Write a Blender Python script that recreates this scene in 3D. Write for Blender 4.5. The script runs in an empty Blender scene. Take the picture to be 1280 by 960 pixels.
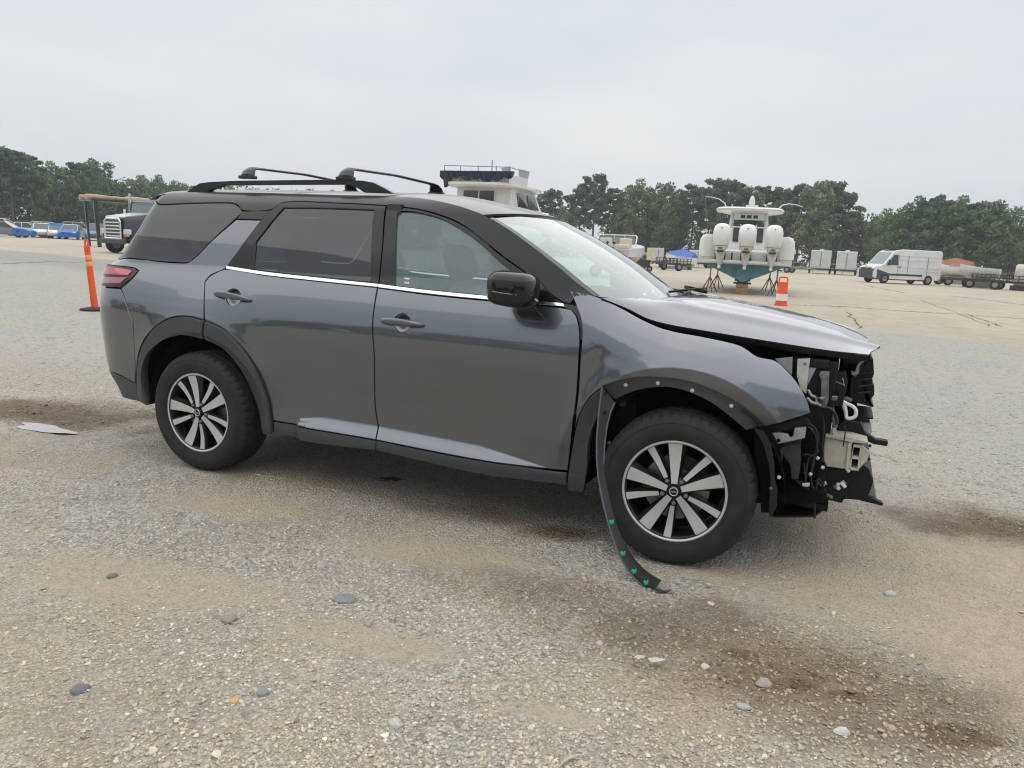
import bpy, bmesh, math, random
import numpy as np
from mathutils import Vector, Matrix, Euler
from mathutils.geometry import delaunay_2d_cdt
R = math.radians
rng = np.random.default_rng(7); random.seed(7)
sc = bpy.context.scene
# ------------------------------------------------------------------ camera, sky, sun, exposure
CAM = np.array([3.4984, -3.4551, 1.4578]); YAW, PIT, ROL, FPX = R(22.603), R(-10.271), R(2.7175), 956.47
_f = np.array([-math.sin(YAW)*math.cos(PIT), math.cos(YAW)*math.cos(PIT), math.sin(PIT)])
_r0 = np.array([math.cos(YAW), math.sin(YAW), 0.0]); _u0 = np.cross(_r0, _f)
_r = math.cos(ROL)*_r0 + math.sin(ROL)*_u0; _u = -math.sin(ROL)*_r0 + math.cos(ROL)*_u0
cd = bpy.data.cameras.new('camera'); cam = bpy.data.objects.new('camera', cd); sc.collection.objects.link(cam)
cam.matrix_world = Matrix(((_r[0], _u[0], -_f[0], CAM[0]), (_r[1], _u[1], -_f[1], CAM[1]), (_r[2], _u[2], -_f[2], CAM[2]), (0, 0, 0, 1)))
cd.sensor_width = 36; cd.lens = FPX/1280*36; cd.clip_start = .05; cd.clip_end = 3000
sc.camera = cam
SUN_EL, SUN_AZ = R(78), R(120)      # direction the light comes from, azimuth from +x towards +y
w = bpy.data.worlds.new('World'); sc.world = w; w.use_nodes = True
nt = w.node_tree; nt.nodes.clear()
out = nt.nodes.new('ShaderNodeOutputWorld'); bg = nt.nodes.new('ShaderNodeBackground')
sky = nt.nodes.new('ShaderNodeTexSky'); sky.sky_type = 'NISHITA'; sky.sun_disc = False
sky.sun_elevation = SUN_EL; sky.sun_rotation = R(90) - SUN_AZ; sky.air_density = 1.5; sky.dust_density = 6; sky.ozone_density = 1
tc = nt.nodes.new('ShaderNodeTexCoord'); mp = nt.nodes.new('ShaderNodeMapping'); mp.inputs['Scale'].default_value = (1.1, 1.1, 4.0)
nz = nt.nodes.new('ShaderNodeTexNoise'); nz.inputs['Scale'].default_value = 1.7; nz.inputs['Detail'].default_value = 5; nz.inputs['Roughness'].default_value = .5
cr = nt.nodes.new('ShaderNodeValToRGB')                      # even overcast with faint streaks
cr.color_ramp.elements[0].position = .3; cr.color_ramp.elements[0].color = (5.0, 5.42, 5.9, 1)
cr.color_ramp.elements[1].position = .72; cr.color_ramp.elements[1].color = (6.3, 6.42, 6.5, 1)
mx = nt.nodes.new('ShaderNodeMixRGB'); mx.inputs[0].default_value = .93
nt.links.new(tc.outputs['Generated'], mp.inputs[0]); nt.links.new(mp.outputs[0], nz.inputs['Vector']); nt.links.new(nz.outputs['Fac'], cr.inputs[0])
nt.links.new(sky.outputs[0], mx.inputs[1]); nt.links.new(cr.outputs[0], mx.inputs[2]); nt.links.new(mx.outputs[0], bg.inputs[0])
bg.inputs[1].default_value = .1; nt.links.new(bg.outputs[0], out.inputs[0])
sl = bpy.data.lights.new('sun', 'SUN'); sl.energy = 1.5; sl.angle = R(130); sl.color = (1, .96, .9)
so = bpy.data.objects.new('sun', sl); sc.collection.objects.link(so)
sd = Vector((math.cos(SUN_EL)*math.cos(SUN_AZ), math.cos(SUN_EL)*math.sin(SUN_AZ), math.sin(SUN_EL)))
so.rotation_euler = sd.to_track_quat('Z', 'Y').to_euler(); so.location = (0, 0, 30)
sc.view_settings.view_transform = 'Standard'; sc.view_settings.look = 'None'; sc.view_settings.exposure = .46; sc.view_settings.gamma = 1
sc.render.engine = 'CYCLES'; sc.cycles.use_denoising = True; sc.cycles.filter_width = 1.1; sc.cycles.max_bounces = 8; sc.cycles.transparent_max_bounces = 16
sc.cycles.caustics_reflective = False; sc.cycles.caustics_refractive = False
# ------------------------------------------------------------------ helpers
def proj(P):
    d = np.asarray(P, float) - CAM; dp = d @ _f
    return np.stack([640 + FPX*(d @ _r)/dp, 480 - FPX*(d @ _u)/dp], -1)
def ray(px, py):
    d = _f + (px-640)/FPX*_r + (480-py)/FPX*_u
    return d/np.linalg.norm(d)
def onY(px, py, Y):
    d = ray(px, py); return CAM + d*((Y-CAM[1])/d[1])
def onZ(px, py, Z=0.0):
    d = ray(px, py); return CAM + d*((Z-CAM[2])/d[2])
def onX(px, py, X):
    d = ray(px, py); return CAM + d*((X-CAM[0])/d[0])
def atd(px, dist, z=0.0):           # ground point at a horizontal distance in the direction of image column px
    d = ray(px, 315+ (px-640)*.0475); h = d[:2]/np.linalg.norm(d[:2])
    return Vector((CAM[0]+h[0]*dist, CAM[1]+h[1]*dist, z))
MATS = {}
def mat(name, col, rough=.5, metal=0, coat=0, spec=.5, noise=None, bump=None, trans=0, emit=None, coatr=.05, alpha=1, sheen=0):
    """procedural principled material; noise=(scale, amount[, colour]) mottles the colour, bump=(scale, strength)"""
    if name in MATS: return MATS[name]
    m = bpy.data.materials.new(name); m.use_nodes = True; n = m.node_tree; b = n.nodes['Principled BSDF']
    c = tuple(col)+(1,)
    b.inputs['Base Color'].default_value = c; b.inputs['Roughness'].default_value = rough; b.inputs['Metallic'].default_value = metal
    b.inputs['Coat Weight'].default_value = coat; b.inputs['Coat Roughness'].default_value = coatr; b.inputs['Specular IOR Level'].default_value = spec
    b.inputs['Transmission Weight'].default_value = trans
    if emit: b.inputs['Emission Color'].default_value = tuple(emit[:3])+(1,); b.inputs['Emission Strength'].default_value = emit[3]
    g = n.nodes.new('ShaderNodeTexCoord')
    if noise:
        t = n.nodes.new('ShaderNodeTexNoise'); t.inputs['Scale'].default_value = noise[0]; t.inputs['Detail'].default_value = 6; t.inputs['Roughness'].default_value = .65
        n.links.new(g.outputs['Object'], t.inputs['Vector'])
        rp = n.nodes.new('ShaderNodeValToRGB'); c2 = noise[2] if len(noise) > 2 else tuple(x*(1-noise[1]) for x in col)
        rp.color_ramp.elements[0].position = .38; rp.color_ramp.elements[0].color = tuple(c2)+(1,)
        rp.color_ramp.elements[1].position = .62; rp.color_ramp.elements[1].color = c
        n.links.new(t.outputs['Fac'], rp.inputs[0]); n.links.new(rp.outputs[0], b.inputs['Base Color'])
        mr = n.nodes.new('ShaderNodeMapRange'); mr.inputs[3].default_value = min(1, rough+.12); mr.inputs[4].default_value = max(0, rough-.04)
        n.links.new(t.outputs['Fac'], mr.inputs[0]); n.links.new(mr.outputs[0], b.inputs['Roughness'])
    if bump:
        t = n.nodes.new('ShaderNodeTexNoise'); t.inputs['Scale'].default_value = bump[0]; t.inputs['Detail'].default_value = 4
        n.links.new(g.outputs['Object'], t.inputs['Vector'])
        bp = n.nodes.new('ShaderNodeBump'); bp.inputs['Strength'].default_value = bump[1]; bp.inputs['Distance'].default_value = .01
        n.links.new(t.outputs['Fac'], bp.inputs['Height']); n.links.new(bp.outputs[0], b.inputs['Normal'])
    MATS[name] = m; return m
def glass(name, tint, refl=1.0, rough=.02, base=None, opac=0.0):
    """thin sheet glass: tinted transparency under a Fresnel reflection, with a faint film of dust and painted sky sheen"""
    if name in MATS: return MATS[name]
    m = bpy.data.materials.new(name); m.use_nodes = True; n = m.node_tree; n.nodes.clear()
    o = n.nodes.new('ShaderNodeOutputMaterial'); tr = n.nodes.new('ShaderNodeBsdfTransparent'); gl = n.nodes.new('ShaderNodeBsdfGlossy'); df = n.nodes.new('ShaderNodeBsdfDiffuse')
    tr.inputs[0].default_value = tuple(tint)+(1,); gl.inputs['Roughness'].default_value = rough; gl.inputs[0].default_value = (refl, refl, refl, 1)
    df.inputs[0].default_value = tuple(base or (.5, .55, .55))+(1,)
    lw = n.nodes.new('ShaderNodeLayerWeight'); lw.inputs[0].default_value = .5         # Schlick reflection, the same from both sides of the pane
    pw = n.nodes.new('ShaderNodeMath'); pw.operation = 'POWER'; pw.inputs[1].default_value = 4.2; n.links.new(lw.outputs['Facing'], pw.inputs[0])
    fr = n.nodes.new('ShaderNodeMath'); fr.operation = 'MULTIPLY_ADD'; fr.inputs[1].default_value = .92; fr.inputs[2].default_value = .08; n.links.new(pw.outputs[0], fr.inputs[0])
    m0 = n.nodes.new('ShaderNodeMixShader'); m0.inputs[0].default_value = opac; m1 = n.nodes.new('ShaderNodeMixShader')
    n.links.new(tr.outputs[0], m0.inputs[1]); n.links.new(df.outputs[0], m0.inputs[2])
    n.links.new(fr.outputs[0], m1.inputs[0]); n.links.new(m0.outputs[0], m1.inputs[1]); n.links.new(gl.outputs[0], m1.inputs[2]); n.links.new(m1.outputs[0], o.inputs[0])
    MATS[name] = m; return m
def tag(o, label=None, cat=None, group=None, kind=None):
    if label: o['label'] = label
    if cat: o['category'] = cat
    if group: o['group'] = group
    if kind: o['kind'] = kind
    return o
def link(o, parent=None):
    sc.collection.objects.link(o)
    if parent is not None: o.parent = parent
    return o
def empty(name, loc=(0, 0, 0), rz=0):
    o = bpy.data.objects.new(name, None); o.location = loc; o.rotation_euler = (0, 0, rz); o.empty_display_size = .3
    return link(o)
def rawmesh(name, V, F, m, parent=None, smooth=False, normals=None):
    me = bpy.data.meshes.new(name); me.from_pydata([tuple(map(float, v)) for v in V], [], F); me.update()
    if m: me.materials.append(m)
    if smooth or normals is not None:
        me.polygons.foreach_set('use_smooth', [True]*len(me.polygons))
    if normals is not None: me.normals_split_custom_set_from_vertices([tuple(map(float, v)) for v in normals])
    o = bpy.data.objects.new(name, me); return link(o, parent)
class MB:
    """collects shapes into one mesh"""
    def __init__(s): s.bm = bmesh.new()
    def box(s, c, d, rot=None, taper=None, bev=0):
        r = bmesh.ops.create_cube(s.bm, size=1); vs = r['verts']
        for v in vs:
            t = v.co.z+.5
            k = (1, 1) if not taper else (1+(taper[0]-1)*t, 1+(taper[1]-1)*t)
            v.co = Vector((v.co.x*d[0]*k[0], v.co.y*d[1]*k[1], v.co.z*d[2]))
        if bev:
            es = {e for v in vs for e in v.link_edges}
            rb = bmesh.ops.bevel(s.bm, geom=list(es), offset=bev, segments=2, affect='EDGES', profile=.6); vs = list({v for f in rb['faces'] for v in f.verts} | {v for v in vs if v.is_valid})
        M = Matrix.Translation(Vector(c)) @ (Euler(rot).to_matrix().to_4x4() if rot else Matrix())
        bmesh.ops.transform(s.bm, matrix=M, verts=vs); return s
    def tube(s, pts, rad, seg=8, caps=True):
        pts = [Vector(p) for p in pts]; n = len(pts); rad = [rad]*n if not hasattr(rad, '__len__') else rad
        rings = []; up = None
        for i, p in enumerate(pts):
            t = (pts[min(i+1, n-1)]-pts[max(i-1, 0)]).normalized()
            if up is None: up = t.orthogonal().normalized()
            up = (up - t*up.dot(t)); up = up.normalized() if up.length > 1e-6 else t.orthogonal().normalized()
            b = t.cross(up)
            rings.append([s.bm.verts.new(p + (up*math.cos(2*math.pi*k/seg)+b*math.sin(2*math.pi*k/seg))*rad[i]) for k in range(seg)])
        for i in range(n-1):
            for k in range(seg):
                s.bm.faces.new((rings[i][k], rings[i][(k+1) % seg], rings[i+1][(k+1) % seg], rings[i+1][k]))
        if caps:
            s.bm.faces.new(rings[0][::-1]); s.bm.faces.new(rings[-1])
        return s
    def lathe(s, prof, seg=32, M=None, a0=0, a1=2*math.pi):
        """prof = (radius, height) pairs turned about local z"""
        full = abs(a1-a0-2*math.pi) < 1e-6; N = seg if full else seg+1; rings = []
        M = M or Matrix()
        for r, h in prof:
            rings.append([s.bm.verts.new(M @ Vector((r*math.cos(a0+(a1-a0)*k/seg), r*math.sin(a0+(a1-a0)*k/seg), h))) for k in range(N)])
        for i in range(len(prof)-1):
            for k in range(seg):
                k2 = (k+1) % N; q = [rings[i][k], rings[i][k2], rings[i+1][k2], rings[i+1][k]]
                try: s.bm.faces.new(q)
                except ValueError: pass
        return s
    def prism(s, poly, depth, M=None):
        """poly of (x, y) extruded along local z by depth"""
        M = M or Matrix(); a = [s.bm.verts.new(M @ Vector((x, y, 0))) for x, y in poly]; b = [s.bm.verts.new(M @ Vector((x, y, depth))) for x, y in poly]
        n = len(poly)
        s.bm.faces.new(a[::-1]); s.bm.faces.new(b)
        for i in range(n): s.bm.faces.new((a[i], a[(i+1) % n], b[(i+1) % n], b[i]))
        return s
    def quad(s, *p):
        s.bm.faces.new([s.bm.verts.new(Vector(q)) for q in p]); return s
    def loft(s, rings, closed=True, caps=True):
        rr = [[s.bm.verts.new(Vector(p)) for p in r] for r in rings]; n = len(rr[0])
        for i in range(len(rr)-1):
            for k in range(n if closed else n-1):
                s.bm.faces.new((rr[i][k], rr[i][(k+1) % n], rr[i+1][(k+1) % n], rr[i+1][k]))
        if caps and closed:
            s.bm.faces.new(rr[0][::-1]); s.bm.faces.new(rr[-1])
        return s
    def build(s, name, m, parent=None, smooth=None, bev=0):
        bmesh.ops.remove_doubles(s.bm, verts=s.bm.verts, dist=1e-5)
        bmesh.ops.recalc_face_normals(s.bm, faces=s.bm.faces)
        me = bpy.data.meshes.new(name); s.bm.to_mesh(me); s.bm.free(); me.materials.append(m)
        o = bpy.data.objects.new(name, me); link(o, parent)
        if smooth is not None:
            me.polygons.foreach_set('use_smooth', [True]*len(me.polygons))
            me.set_sharp_from_angle(angle=R(smooth))
        if bev:
            b = o.modifiers.new('bevel', 'BEVEL'); b.width = bev; b.segments = 2; b.limit_method = 'ANGLE'; b.angle_limit = R(40)
        return o
def copy_tree(o, parent=None):
    c = o.copy(); sc.collection.objects.link(c); c.parent = parent
    for ch in list(o.children): copy_tree(ch, c)
    return c
def vnoise(x, y, seed=0):            # smooth value noise for terrain shaping
    def h(i, j):
        v = np.sin(i*127.1 + j*311.7 + seed*74.7)*43758.5453
        return v - np.floor(v)
    xi, yi = np.floor(x), np.floor(y); fx, fy = x-xi, y-yi; fx = fx*fx*(3-2*fx); fy = fy*fy*(3-2*fy)
    return (h(xi, yi)*(1-fx)+h(xi+1, yi)*fx)*(1-fy) + (h(xi, yi+1)*(1-fx)+h(xi+1, yi+1)*fx)*fy
# ------------------------------------------------------------------ ground
def px_ell(px, py, rx, ry, rot=0):
    c = onZ(px, py); return (c[0], c[1], rx, ry, rot)
MUD = [px_ell(62, 515, 1.15, .42, R(8)), px_ell(1268, 661, .62, .34, R(10)), px_ell(700, 664, .24, .13, R(20)),
       px_ell(690, 738, .55, .20, R(12)), px_ell(850, 785, .60, .34, R(15)), px_ell(985, 835, .62, .34, R(25)), px_ell(1120, 880, .50, .30, R(25)),
       px_ell(930, 812, .16, .07, R(20)), px_ell(1000, 850, .20, .08, R(30)), px_ell(1190, 915, .18, .09, R(15)), px_ell(590, 640, .5, .16, R(5)), px_ell(1060, 868, .12, .06, R(10))]
MUDW = [1.0, 1.0, .95, .55, .7, .76, .7, 1.0, 1.0, 1.0, .45, 1.0]
BARE = [px_ell(1090, 740, .75, .34, R(25)), px_ell(1230, 790, .45, .40, R(20)), px_ell(940, 722, .42, .14, R(20)), px_ell(560, 692, .55, .17, R(8)), px_ell(170, 725, .62, .22, R(10)), px_ell(455, 800, .34, .13, R(10)), px_ell(300, 630, .5, .2, R(10)), px_ell(1200, 700, .7, .3, R(10)), px_ell(680, 890, .16, .06, R(10))]
def ell_mask(E, x, y, k=1.4):
    m = np.zeros_like(x)
    for cx, cy, rx, ry, a in E:
        u = ((x-cx)*math.cos(a)+(y-cy)*math.sin(a))/rx; v = (-(x-cx)*math.sin(a)+(y-cy)*math.cos(a))/ry
        m = np.maximum(m, np.clip((k-np.sqrt(u*u+v*v))*1.6, 0, 1))
    return m
def mud_mask(x, y):
    m = np.zeros_like(x)
    for (cx, cy, rx, ry, a), wt in zip(MUD, MUDW):
        u = ((x-cx)*math.cos(a)+(y-cy)*math.sin(a))/rx; v = (-(x-cx)*math.sin(a)+(y-cy)*math.cos(a))/ry
        m = np.maximum(m, wt*np.clip(1.35-np.sqrt(u*u+v*v), 0, 1))
    return m
def ground_material():
    m = bpy.data.materials.new('gravel_lot'); m.use_nodes = True; n = m.node_tree; L = n.links.new; b = n.nodes['Principled BSDF']
    N = n.nodes.new
    geo = N('ShaderNodeNewGeometry'); sep = N('ShaderNodeSeparateXYZ'); L(geo.outputs['Position'], sep.inputs[0])
    def noise(scale, det=5, rough=.6, off=0):
        t = N('ShaderNodeTexNoise'); t.inputs['Scale'].default_value = scale; t.inputs['Detail'].default_value = det; t.inputs['Roughness'].default_value = rough
        if off:
            mpn = N('ShaderNodeMapping'); mpn.inputs['Location'].default_value = (off, off*.7, off*.3); L(geo.outputs['Position'], mpn.inputs[0]); L(mpn.outputs[0], t.inputs['Vector'])
        else: L(geo.outputs['Position'], t.inputs['Vector'])
        return t.outputs['Fac']
    def ramp(fac, a, c, ca=(0, 0, 0), cb=(1, 1, 1)):
        r = N('ShaderNodeValToRGB'); r.color_ramp.elements[0].position = a; r.color_ramp.elements[1].position = c
        r.color_ramp.elements[0].color = tuple(ca)+(1,); r.color_ramp.elements[1].color = tuple(cb)+(1,); L(fac, r.inputs[0]); return r.outputs[0]
    def mix(fac, a, c, mode='MIX'):
        x = N('ShaderNodeMixRGB'); x.blend_type = mode
        for i, v in ((0, fac), (1, a), (2, c)):
            if isinstance(v, (int, float)): x.inputs[i].default_value = v
            elif isinstance(v, tuple): x.inputs[i].default_value = v+(1,)
            else: L(v, x.inputs[i])
        return x.outputs[0]
    def mth(op, a, c=None, d=None):
        x = N('ShaderNodeMath'); x.operation = op
        for i, v in enumerate((a, c, d)):
            if v is None: continue
            if isinstance(v, (int, float)): x.inputs[i].default_value = v
            else: L(v, x.inputs[i])
        return x.outputs[0]
    def smooth(v, lo, hi):
        x = N('ShaderNodeMapRange'); x.interpolation_type = 'SMOOTHSTEP'; x.inputs[1].default_value = lo; x.inputs[2].default_value = hi; L(v, x.inputs[0]); return x.outputs[0]
    X, Y = sep.outputs[0], sep.outputs[1]
    nb, nm, nf, nff = noise(.55, 6, .62), noise(2.3, 6, .65, 3.1), noise(28, 5, .7), noise(140, 3, .7)
    # pebble texture below the size of the modelled stones
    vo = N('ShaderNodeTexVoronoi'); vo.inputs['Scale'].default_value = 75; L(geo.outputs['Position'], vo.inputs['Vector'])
    vo2 = N('ShaderNodeTexVoronoi'); vo2.inputs['Scale'].default_value = 34; L(geo.outputs['Position'], vo2.inputs['Vector'])
    sv = N('ShaderNodeSeparateXYZ'); L(vo.outputs['Color'], sv.inputs[0]); sv2 = N('ShaderNodeSeparateXYZ'); L(vo2.outputs['Color'], sv2.inputs[0])
    dirt = mix(ramp(nf, .3, .7), (.46, .385, .285), (.655, .565, .44))
    grav = mix(ramp(sv.outputs[0], 0, 1), (.34, .325, .29), (.71, .675, .60))
    grav = mix(mth('MULTIPLY', smooth(sv2.outputs[1], .72, .8), .55), grav, mix(sv2.outputs[2], (.20, .21, .22), (.55, .49, .43)))
    patch = mth('ADD', mth('MULTIPLY', nb, .75), mth('MULTIPLY', nm, .45))
    base = mix(ramp(patch, .50, .66), dirt, grav)
    base = mix(mth('MULTIPLY', smooth(vo.outputs['Distance'], .30, .62), .55), base, mix(.5, base, (.10, .085, .065)))  # darker pebble borders: shade between the stones put into the colour
    base = mix(mth('MULTIPLY', ramp(noise(1.1, 7, .7, 7.7), .50, .62), .45), base, mix(.45, base, (.16, .14, .115)))
    base = mix(mth('MULTIPLY', ramp(nm, .52, .66), .35), base, (.47, .43, .37))
    # bare packed dirt between the gravel drifts
    bare = None
    for cx, cy, rx, ry, a in BARE:
        mpn = N('ShaderNodeMapping'); mpn.vector_type = 'TEXTURE'; mpn.inputs['Location'].default_value = (cx, cy, 0); mpn.inputs['Rotation'].default_value = (0, 0, a); mpn.inputs['Scale'].default_value = (rx, ry, 1000)
        L(geo.outputs['Position'], mpn.inputs[0]); ln = N('ShaderNodeVectorMath'); ln.operation = 'LENGTH'; L(mpn.outputs[0], ln.inputs[0])
        v = smooth(mth('ADD', mth('SUBTRACT', 1.5, ln.outputs['Value']), mth('MULTIPLY', mth('SUBTRACT', nm, .5), 2.0)), .2, 1.0); bare = v if bare is None else mth('MAXIMUM', bare, v)
    base = mix(mth('MULTIPLY', bare, .85), base, mix(ramp(nf, .3, .7), (.43, .355, .262), (.575, .495, .385)))
    # lighter trodden grit behind the car, grey chip seal beyond it
    far = smooth(mth('ADD', Y, mth('MULTIPLY', nb, 1.6)), 1.6, 3.4)
    chip = mix(ramp(sv.outputs[1], 0, 1), (.34, .337, .318), (.52, .51, .47)); chip = mix(ramp(nb, .42, .62), chip, mix(.5, chip, (.48, .44, .36)))
    chip = mix(mth('MULTIPLY', smooth(noise(16, 3, .6, 2.2), .43, .34), .75), chip, (.22, .215, .19))
    base = mix(far, base, chip)
    zl = mth('ADD', Y, mth('MULTIPLY', X, .2)); zl = mth('ADD', zl, mth('MULTIPLY', mth('SUBTRACT', nm, .5), 1.6))
    strip = mth('MULTIPLY', smooth(zl, 9.6, 11.6), mth('LESS_THAN', X, -6)); base = mix(mth('MULTIPLY', strip, .6), base, (.30, .30, .295))
    conc = smooth(zl, 15.3, 16.3)
    cc = mix(ramp(nm, .35, .7), (.42, .375, .295), (.52, .47, .38)); cc = mix(mth('MULTIPLY', ramp(noise(.13, 6, .7, 9), .5, .64), .45), cc, (.34, .295, .225))
    cc = mix(mth('MULTIPLY', ramp(noise(.8, 8, .75, 5), .58, .7), .5), cc, (.29, .25, .19))
    base = mix(conc, base, cc)
    # mud and oil stains
    dist = None; stain = None
    for (cx, cy, rx, ry, a), wt in zip(MUD, MUDW):
        mpn = N('ShaderNodeMapping'); mpn.vector_type = 'TEXTURE'; mpn.inputs['Location'].default_value = (cx, cy, 0); mpn.inputs['Rotation'].default_value = (0, 0, a); mpn.inputs['Scale'].default_value = (rx, ry, 1000)
        L(geo.outputs['Position'], mpn.inputs[0]); ln = N('ShaderNodeVectorMath'); ln.operation = 'LENGTH'; L(mpn.outputs[0], ln.inputs[0])
        v = mth('SUBTRACT', 1.55, ln.outputs['Value']); v = mth('ADD', v, mth('MULTIPLY', mth('SUBTRACT', nm, .5), 2.2)); v = mth('ADD', v, mth('MULTIPLY', mth('SUBTRACT', nf, .5), .9))
        v = mth('MULTIPLY', smooth(v, .25, 1.15), wt); stain = v if stain is None else mth('MAXIMUM', stain, v)
    mudc = mix(ramp(nf, .35, .65), (.065, .040, .020), (.185, .122, .066))
    base = mix(mth('MULTIPLY', stain, .88), base, mudc)
    # oil drip below the sill
    ox = onZ(488, 598)
    mpn = N('ShaderNodeMapping'); mpn.vector_type = 'TEXTURE'; mpn.inputs['Location'].default_value = (ox[0], ox[1], 0); mpn.inputs['Rotation'].default_value = (0, 0, R(25)); mpn.inputs['Scale'].default_value = (.10, .05, 1000)
    L(geo.outputs['Position'], mpn.inputs[0]); ln = N('ShaderNodeVectorMath'); ln.operation = 'LENGTH'; L(mpn.outputs[0], ln.inputs[0])
    oil = smooth(mth('ADD', mth('SUBTRACT', 1.4, ln.outputs['Value']), mth('MULTIPLY', mth('SUBTRACT', nf, .5), 3)), .5, .8); base = mix(mth('MULTIPLY', oil, .9), base, (.012, .012, .013))
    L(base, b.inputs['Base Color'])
    rg = mth('SUBTRACT', .93, mth('MULTIPLY', stain, .22)); rg = mth('SUBTRACT', rg, mth('MULTIPLY', oil, .35)); L(rg, b.inputs['Roughness']); b.inputs['Specular IOR Level'].default_value = .3
    hb = mth('ADD', mth('MULTIPLY', mth('SUBTRACT', 1, vo.outputs['Distance']), mth('SUBTRACT', 1, mth('MULTIPLY', conc, .9))), mth('MULTIPLY', nf, 1.2)); hb = mth('ADD', hb, mth('MULTIPLY', nff, .5))
    bp = N('ShaderNodeBump'); bp.inputs['Strength'].default_value = .85; bp.inputs['Distance'].default_value = .016; L(hb, bp.inputs['Height']); L(bp.outputs[0], b.inputs['Normal'])
    return m
def gheight(x, y):
    near = np.exp(-(np.maximum(np.abs(x-2)-6, 0)/4)**2 - (np.maximum(np.abs(y)-5, 0)/4)**2)
    z = (vnoise(x*1.3, y*1.3, 1)-.5)*.022 + (vnoise(x*4, y*4, 2)-.5)*.014 + (vnoise(x*11, y*11, 3)-.5)*.009 + (vnoise(x*27, y*27, 4)-.5)*.005
    m = mud_mask(x, y); z = z - m*.012 - .004
    z = z + m*(vnoise(x*14, y*14, 6)-.5)*.018
    # settle flat under the tyres and in the puddle
    for cx, cy in ((0, .13), (2.9, .13), (0, 1.82), (2.9, 1.82)):
        k = np.exp(-((x-cx)/.28)**2 - ((y-cy)/.25)**2); z = z*(1-k) + 0.003*k
    pc = onZ(55, 533); k = np.exp(-((x-pc[0])/.42)**2-((y-pc[1])/.16)**2); z = z - .022*k
    return z*near
def axis(lo, hi, d, far):
    a = list(np.arange(lo, hi, d)); s = d; v = hi
    while v < far: a.append(v); s *= 1.17; v += s
    a.append(far); s = d; v = lo-d; b = []
    while v > -far: b.append(v); s *= 1.17; v -= s
    return np.array(([-far]+b[::-1]+a))
gx, gy = axis(-2.5, 5.6, .022, 900), axis(-2.8, 3.2, .022, 900)
GX, GY = np.meshgrid(gx, gy, indexing='ij'); GZ = gheight(GX, GY)
def np_mesh(name, V, F, m, k=4, col=None, smooth=True, kind=None, parent=None):
    me = bpy.data.meshes.new(name); me.vertices.add(len(V)); me.vertices.foreach_set('co', V.astype(np.float32).ravel())
    me.loops.add(F.size); me.loops.foreach_set('vertex_index', F.astype(np.int32).ravel()); me.polygons.add(len(F))
    me.polygons.foreach_set('loop_start', np.arange(0, F.size, k, dtype=np.int32)); me.polygons.foreach_set('loop_total', np.full(len(F), k, np.int32))
    me.polygons.foreach_set('use_smooth', np.full(len(F), smooth)); me.update(calc_edges=True)
    if col is not None:
        at = me.color_attributes.new('tone', 'FLOAT_COLOR', 'POINT'); at.data.foreach_set('color', np.concatenate([col, np.ones((len(col), 1))], 1).astype(np.float32).ravel())
    me.materials.append(m); o = bpy.data.objects.new(name, me); link(o, parent)
    if kind: o['kind'] = kind
    return o
na, nb_ = GX.shape; idx = np.arange(na*nb_).reshape(na, nb_)
gF = np.stack([idx[:-1, :-1], idx[1:, :-1], idx[1:, 1:], idx[:-1, 1:]], -1).reshape(-1, 4)
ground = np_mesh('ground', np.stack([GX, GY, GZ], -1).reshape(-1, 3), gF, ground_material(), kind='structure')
# puddle
pc = onZ(55, 533)
pp = []
for k in range(40):
    a = 2*math.pi*k/40; rr = 1+.16*math.sin(3*a+1)+.10*math.sin(5*a)+.04*math.sin(9*a)
    pp.append((pc[0]+.26*rr*math.cos(a), pc[1]+.085*rr*math.sin(a), -.013))
water = mat('puddle_water', (.30, .29, .27), rough=.04, spec=1.0, coat=1)
tag(rawmesh('puddle', pp+[(pc[0], pc[1], -.013)], [(k, (k+1) % 40, 40) for k in range(40)], water), kind='structure')
# ------------------------------------------------------------------ loose gravel
stone = bpy.data.materials.new('loose_stone'); stone.use_nodes = True
_n = stone.node_tree; _a = _n.nodes.new('ShaderNodeVertexColor'); _a.layer_name = 'tone'; _b = _n.nodes['Principled BSDF']
_t = _n.nodes.new('ShaderNodeTexNoise'); _t.inputs['Scale'].default_value = 220; _t.inputs['Detail'].default_value = 4
_g = _n.nodes.new('ShaderNodeNewGeometry'); _n.links.new(_g.outputs['Position'], _t.inputs['Vector'])
_m = _n.nodes.new('ShaderNodeMixRGB'); _m.blend_type = 'OVERLAY'; _m.inputs[0].default_value = .45; _n.links.new(_a.outputs[0], _m.inputs[1]); _n.links.new(_t.outputs['Fac'], _m.inputs[2])
_n.links.new(_m.outputs[0], _b.inputs['Base Color']); _b.inputs['Roughness'].default_value = .88; _b.inputs['Specular IOR Level'].default_value = .3
def ico(sub):
    bm = bmesh.new(); bmesh.ops.create_icosphere(bm, subdivisions=sub, radius=1); bm.verts.ensure_lookup_table()
    V = np.array([v.co[:] for v in bm.verts]); F = np.array([[v.index for v in f.verts] for f in bm.faces]); bm.free(); return V, F
OCT = (np.array([[1, 0, 0], [-1, 0, 0], [0, 1, 0], [0, -1, 0], [0, 0, 1], [0, 0, -1]], float), np.array([[0, 2, 4], [2, 1, 4], [1, 3, 4], [3, 0, 4], [2, 0, 5], [1, 2, 5], [3, 1, 5], [0, 3, 5]]))
ICO = ico(1)
TONES = np.array([[.46, .43, .375], [.40, .38, .335], [.53, .495, .43], [.35, .345, .325], [.27, .27, .26], [.47, .40, .325], [.40, .345, .275], [.62, .59, .53], [.47, .375, .30], [.38, .385, .375]])
TP = np.array([.24, .2, .14, .10, .04, .09, .08, .04, .02, .05])
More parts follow.
